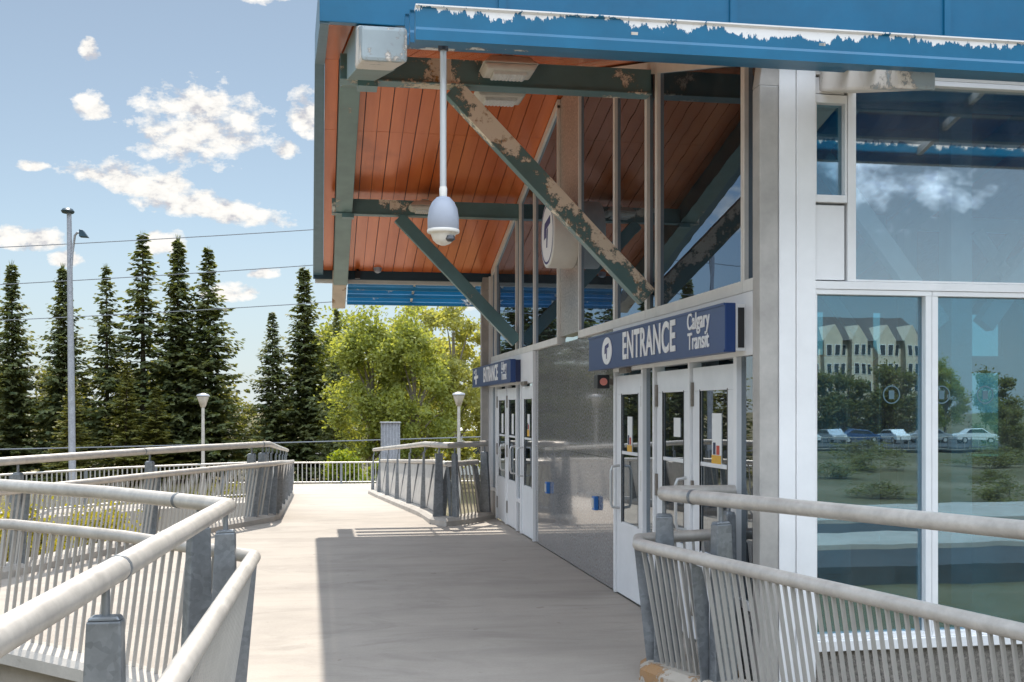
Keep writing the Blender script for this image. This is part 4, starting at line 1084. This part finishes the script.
def car_proto(mat):
    o = thing('parked_car', (0, 0, 0), 'tmp', 'car', 'cars in the lot mirrored in the glass')
    prof = [(-2.2, .35), (-2.25, .75), (-2.0, .95), (-1.45, 1.0), (-.85, 1.45), (.75, 1.48), (1.45, 1.02), (2.05, .92), (2.25, .7), (2.25, .35)]
    m = MB(); m.prism([(x, -.85, z) for x, z in prof], (0, 1.7, 0)); bd = m.build('body', mat, o, False, .08)
    m = MB(); m.prism([(-1.25, -.86, 1.03), (-.8, -.86, 1.38), (.68, -.86, 1.40), (1.2, -.86, 1.03)], (0, 1.72, 0)); m.build('window', M['windowdark'], o)
    for x in (-1.4, 1.4):
        for y in (-.8, .8):
            m = MB(); m.prism([(x + .33 * math.cos(2 * math.pi * j / 20), y - .12, .33 + .33 * math.sin(2 * math.pi * j / 20)) for j in range(20)], (0, .24, 0)); wh = m.build('wheel', M['tyre'], o)
            m = MB(); m.prism([(x + .2 * math.cos(2 * math.pi * j / 14), y - .125, .33 + .2 * math.sin(2 * math.pi * j / 14)) for j in range(14)], (0, .25, 0)); m.build('rim', M['chrome'], wh)
    for y in (-.6, .6): MB().box(2.2, 2.27, y - .15, y + .15, .66, .8).build('headlight', M['letter'], o)
    return o
cp = [car_proto(M['carwhite']), car_proto(M['cargrey']), car_proto(M['carblue'])]
cu = [0, 0, 0]
cl_ = ['white car mirrored at the left of the front pane', 'silver car parked right of the white one in the reflection', 'dark blue car in the reflected lot', 'second white car in the reflected lot, nearer the mullion', 'silver car reflected near the right frame edge', 'blue car farthest left in the reflected lot', 'white car farthest right in the reflected lot']
for i, (x, k) in enumerate(((50.5, 0), (54.5, 1), (58, 2), (61.5, 0), (66, 1), (46, 2), (71, 0))):
    o = cp[k] if not cu[k] else copy_thing(cp[k]); cu[k] = 1
    o.location = (x, -100 - (i % 3) * .5, -1.95); o.rotation_euler = (0, 0, R(90 if i % 2 else 12)); o['label'] = cl_[i]
rt = [(64, -68, 0, 10.5), (46, -122.5, 1, 11.5), (52.5, -122, 2, 9.8), (57, -122.5, 2, 9.0), (62, -122, 2, 9.6), (67.5, -122.5, 2, 8.8), (73.5, -122, 2, 9.8), (81, -122.5, 1, 10.8), (88, -122.5, 2, 9.2), (96, -121, 1, 9.5), (61, -79, 2, 4.6), (71, -84, 2, 5.2), (40, -76, 0, 7.5), (105, -118, 2, 8.5), (55, -60, 2, 3.6)]
rl_ = ['tall spruce mirrored in the right front pane', 'reflected poplar at the left end of the mirrored block', 'reflected olive tree below the first gable', 'small reflected poplar under the second gable', 'reflected olive tree under the middle gable', 'smallest reflected poplar before the mirrored block', 'reflected olive tree under the last gable', 'reflected poplar at the right end of the mirrored block', 'reflected olive tree just right of the mirrored block', 'tallest reflected poplar right of the mirrored block', 'low reflected olive tree beside the mirrored spruce', 'reflected olive tree at the edge of the mirrored lot', 'smaller spruce mirrored near the left pane edge', 'last reflected olive tree at the right', 'bushy olive tree lowest in the right reflection']
for (x, y, k, hh), lb in zip(rt, rl_):
    src, h_ = ((proto[0], H0), (p1, 9.6), (bk, 7.0))[k]
    o = copy_thing(src, lb); q = hh / h_; o.location = (x, y, GZ); o.scale = (q, q, q); o['group'] = 'trees mirrored in the glass'

fence('white railing along the lot, mirrored in the lower panes', [(30, -84, -2.1), (60, -84, -2.1), (96, -84, -2.1)], 1.2, .6)
bp = leafy(61, 2.2, 1.3, 1, .07, 22, 90, M['olive'], M['bark'], .05, trunk=False, name='shrub', cat='shrub', cl=.36, group='bushes in the mirrored field')
bl_ = ['low olive bush at the left of the mirrored field', 'olive bush near the front of the mirrored field', 'broad olive bush in the middle of the mirrored field', 'small olive bush before the white railing', 'olive bush behind the mullion in the reflection', 'round olive bush right in the mirrored field', 'largest olive bush of the mirrored field', 'olive bush near the mirrored road', 'olive bush at the far right of the mirrored field', 'faint olive bush along the mirrored lot edge']
for i, (x, y, k) in enumerate(((30, -50, .6), (26, -36, .5), (37, -58, .7), (45, -74, .9), (38, -46, .45), (47, -60, .7), (52, -66, .8), (30, -32, .6), (58, -62, 1.2), (62, -80, 1.0))):
    o = bp if i == 0 else copy_thing(bp); o.location = (x, y, GZ); o.scale = (k * 2.8, k * 2.4, k * .8); o.rotation_euler = (0, 0, i * 1.3); o['label'] = bl_[i]
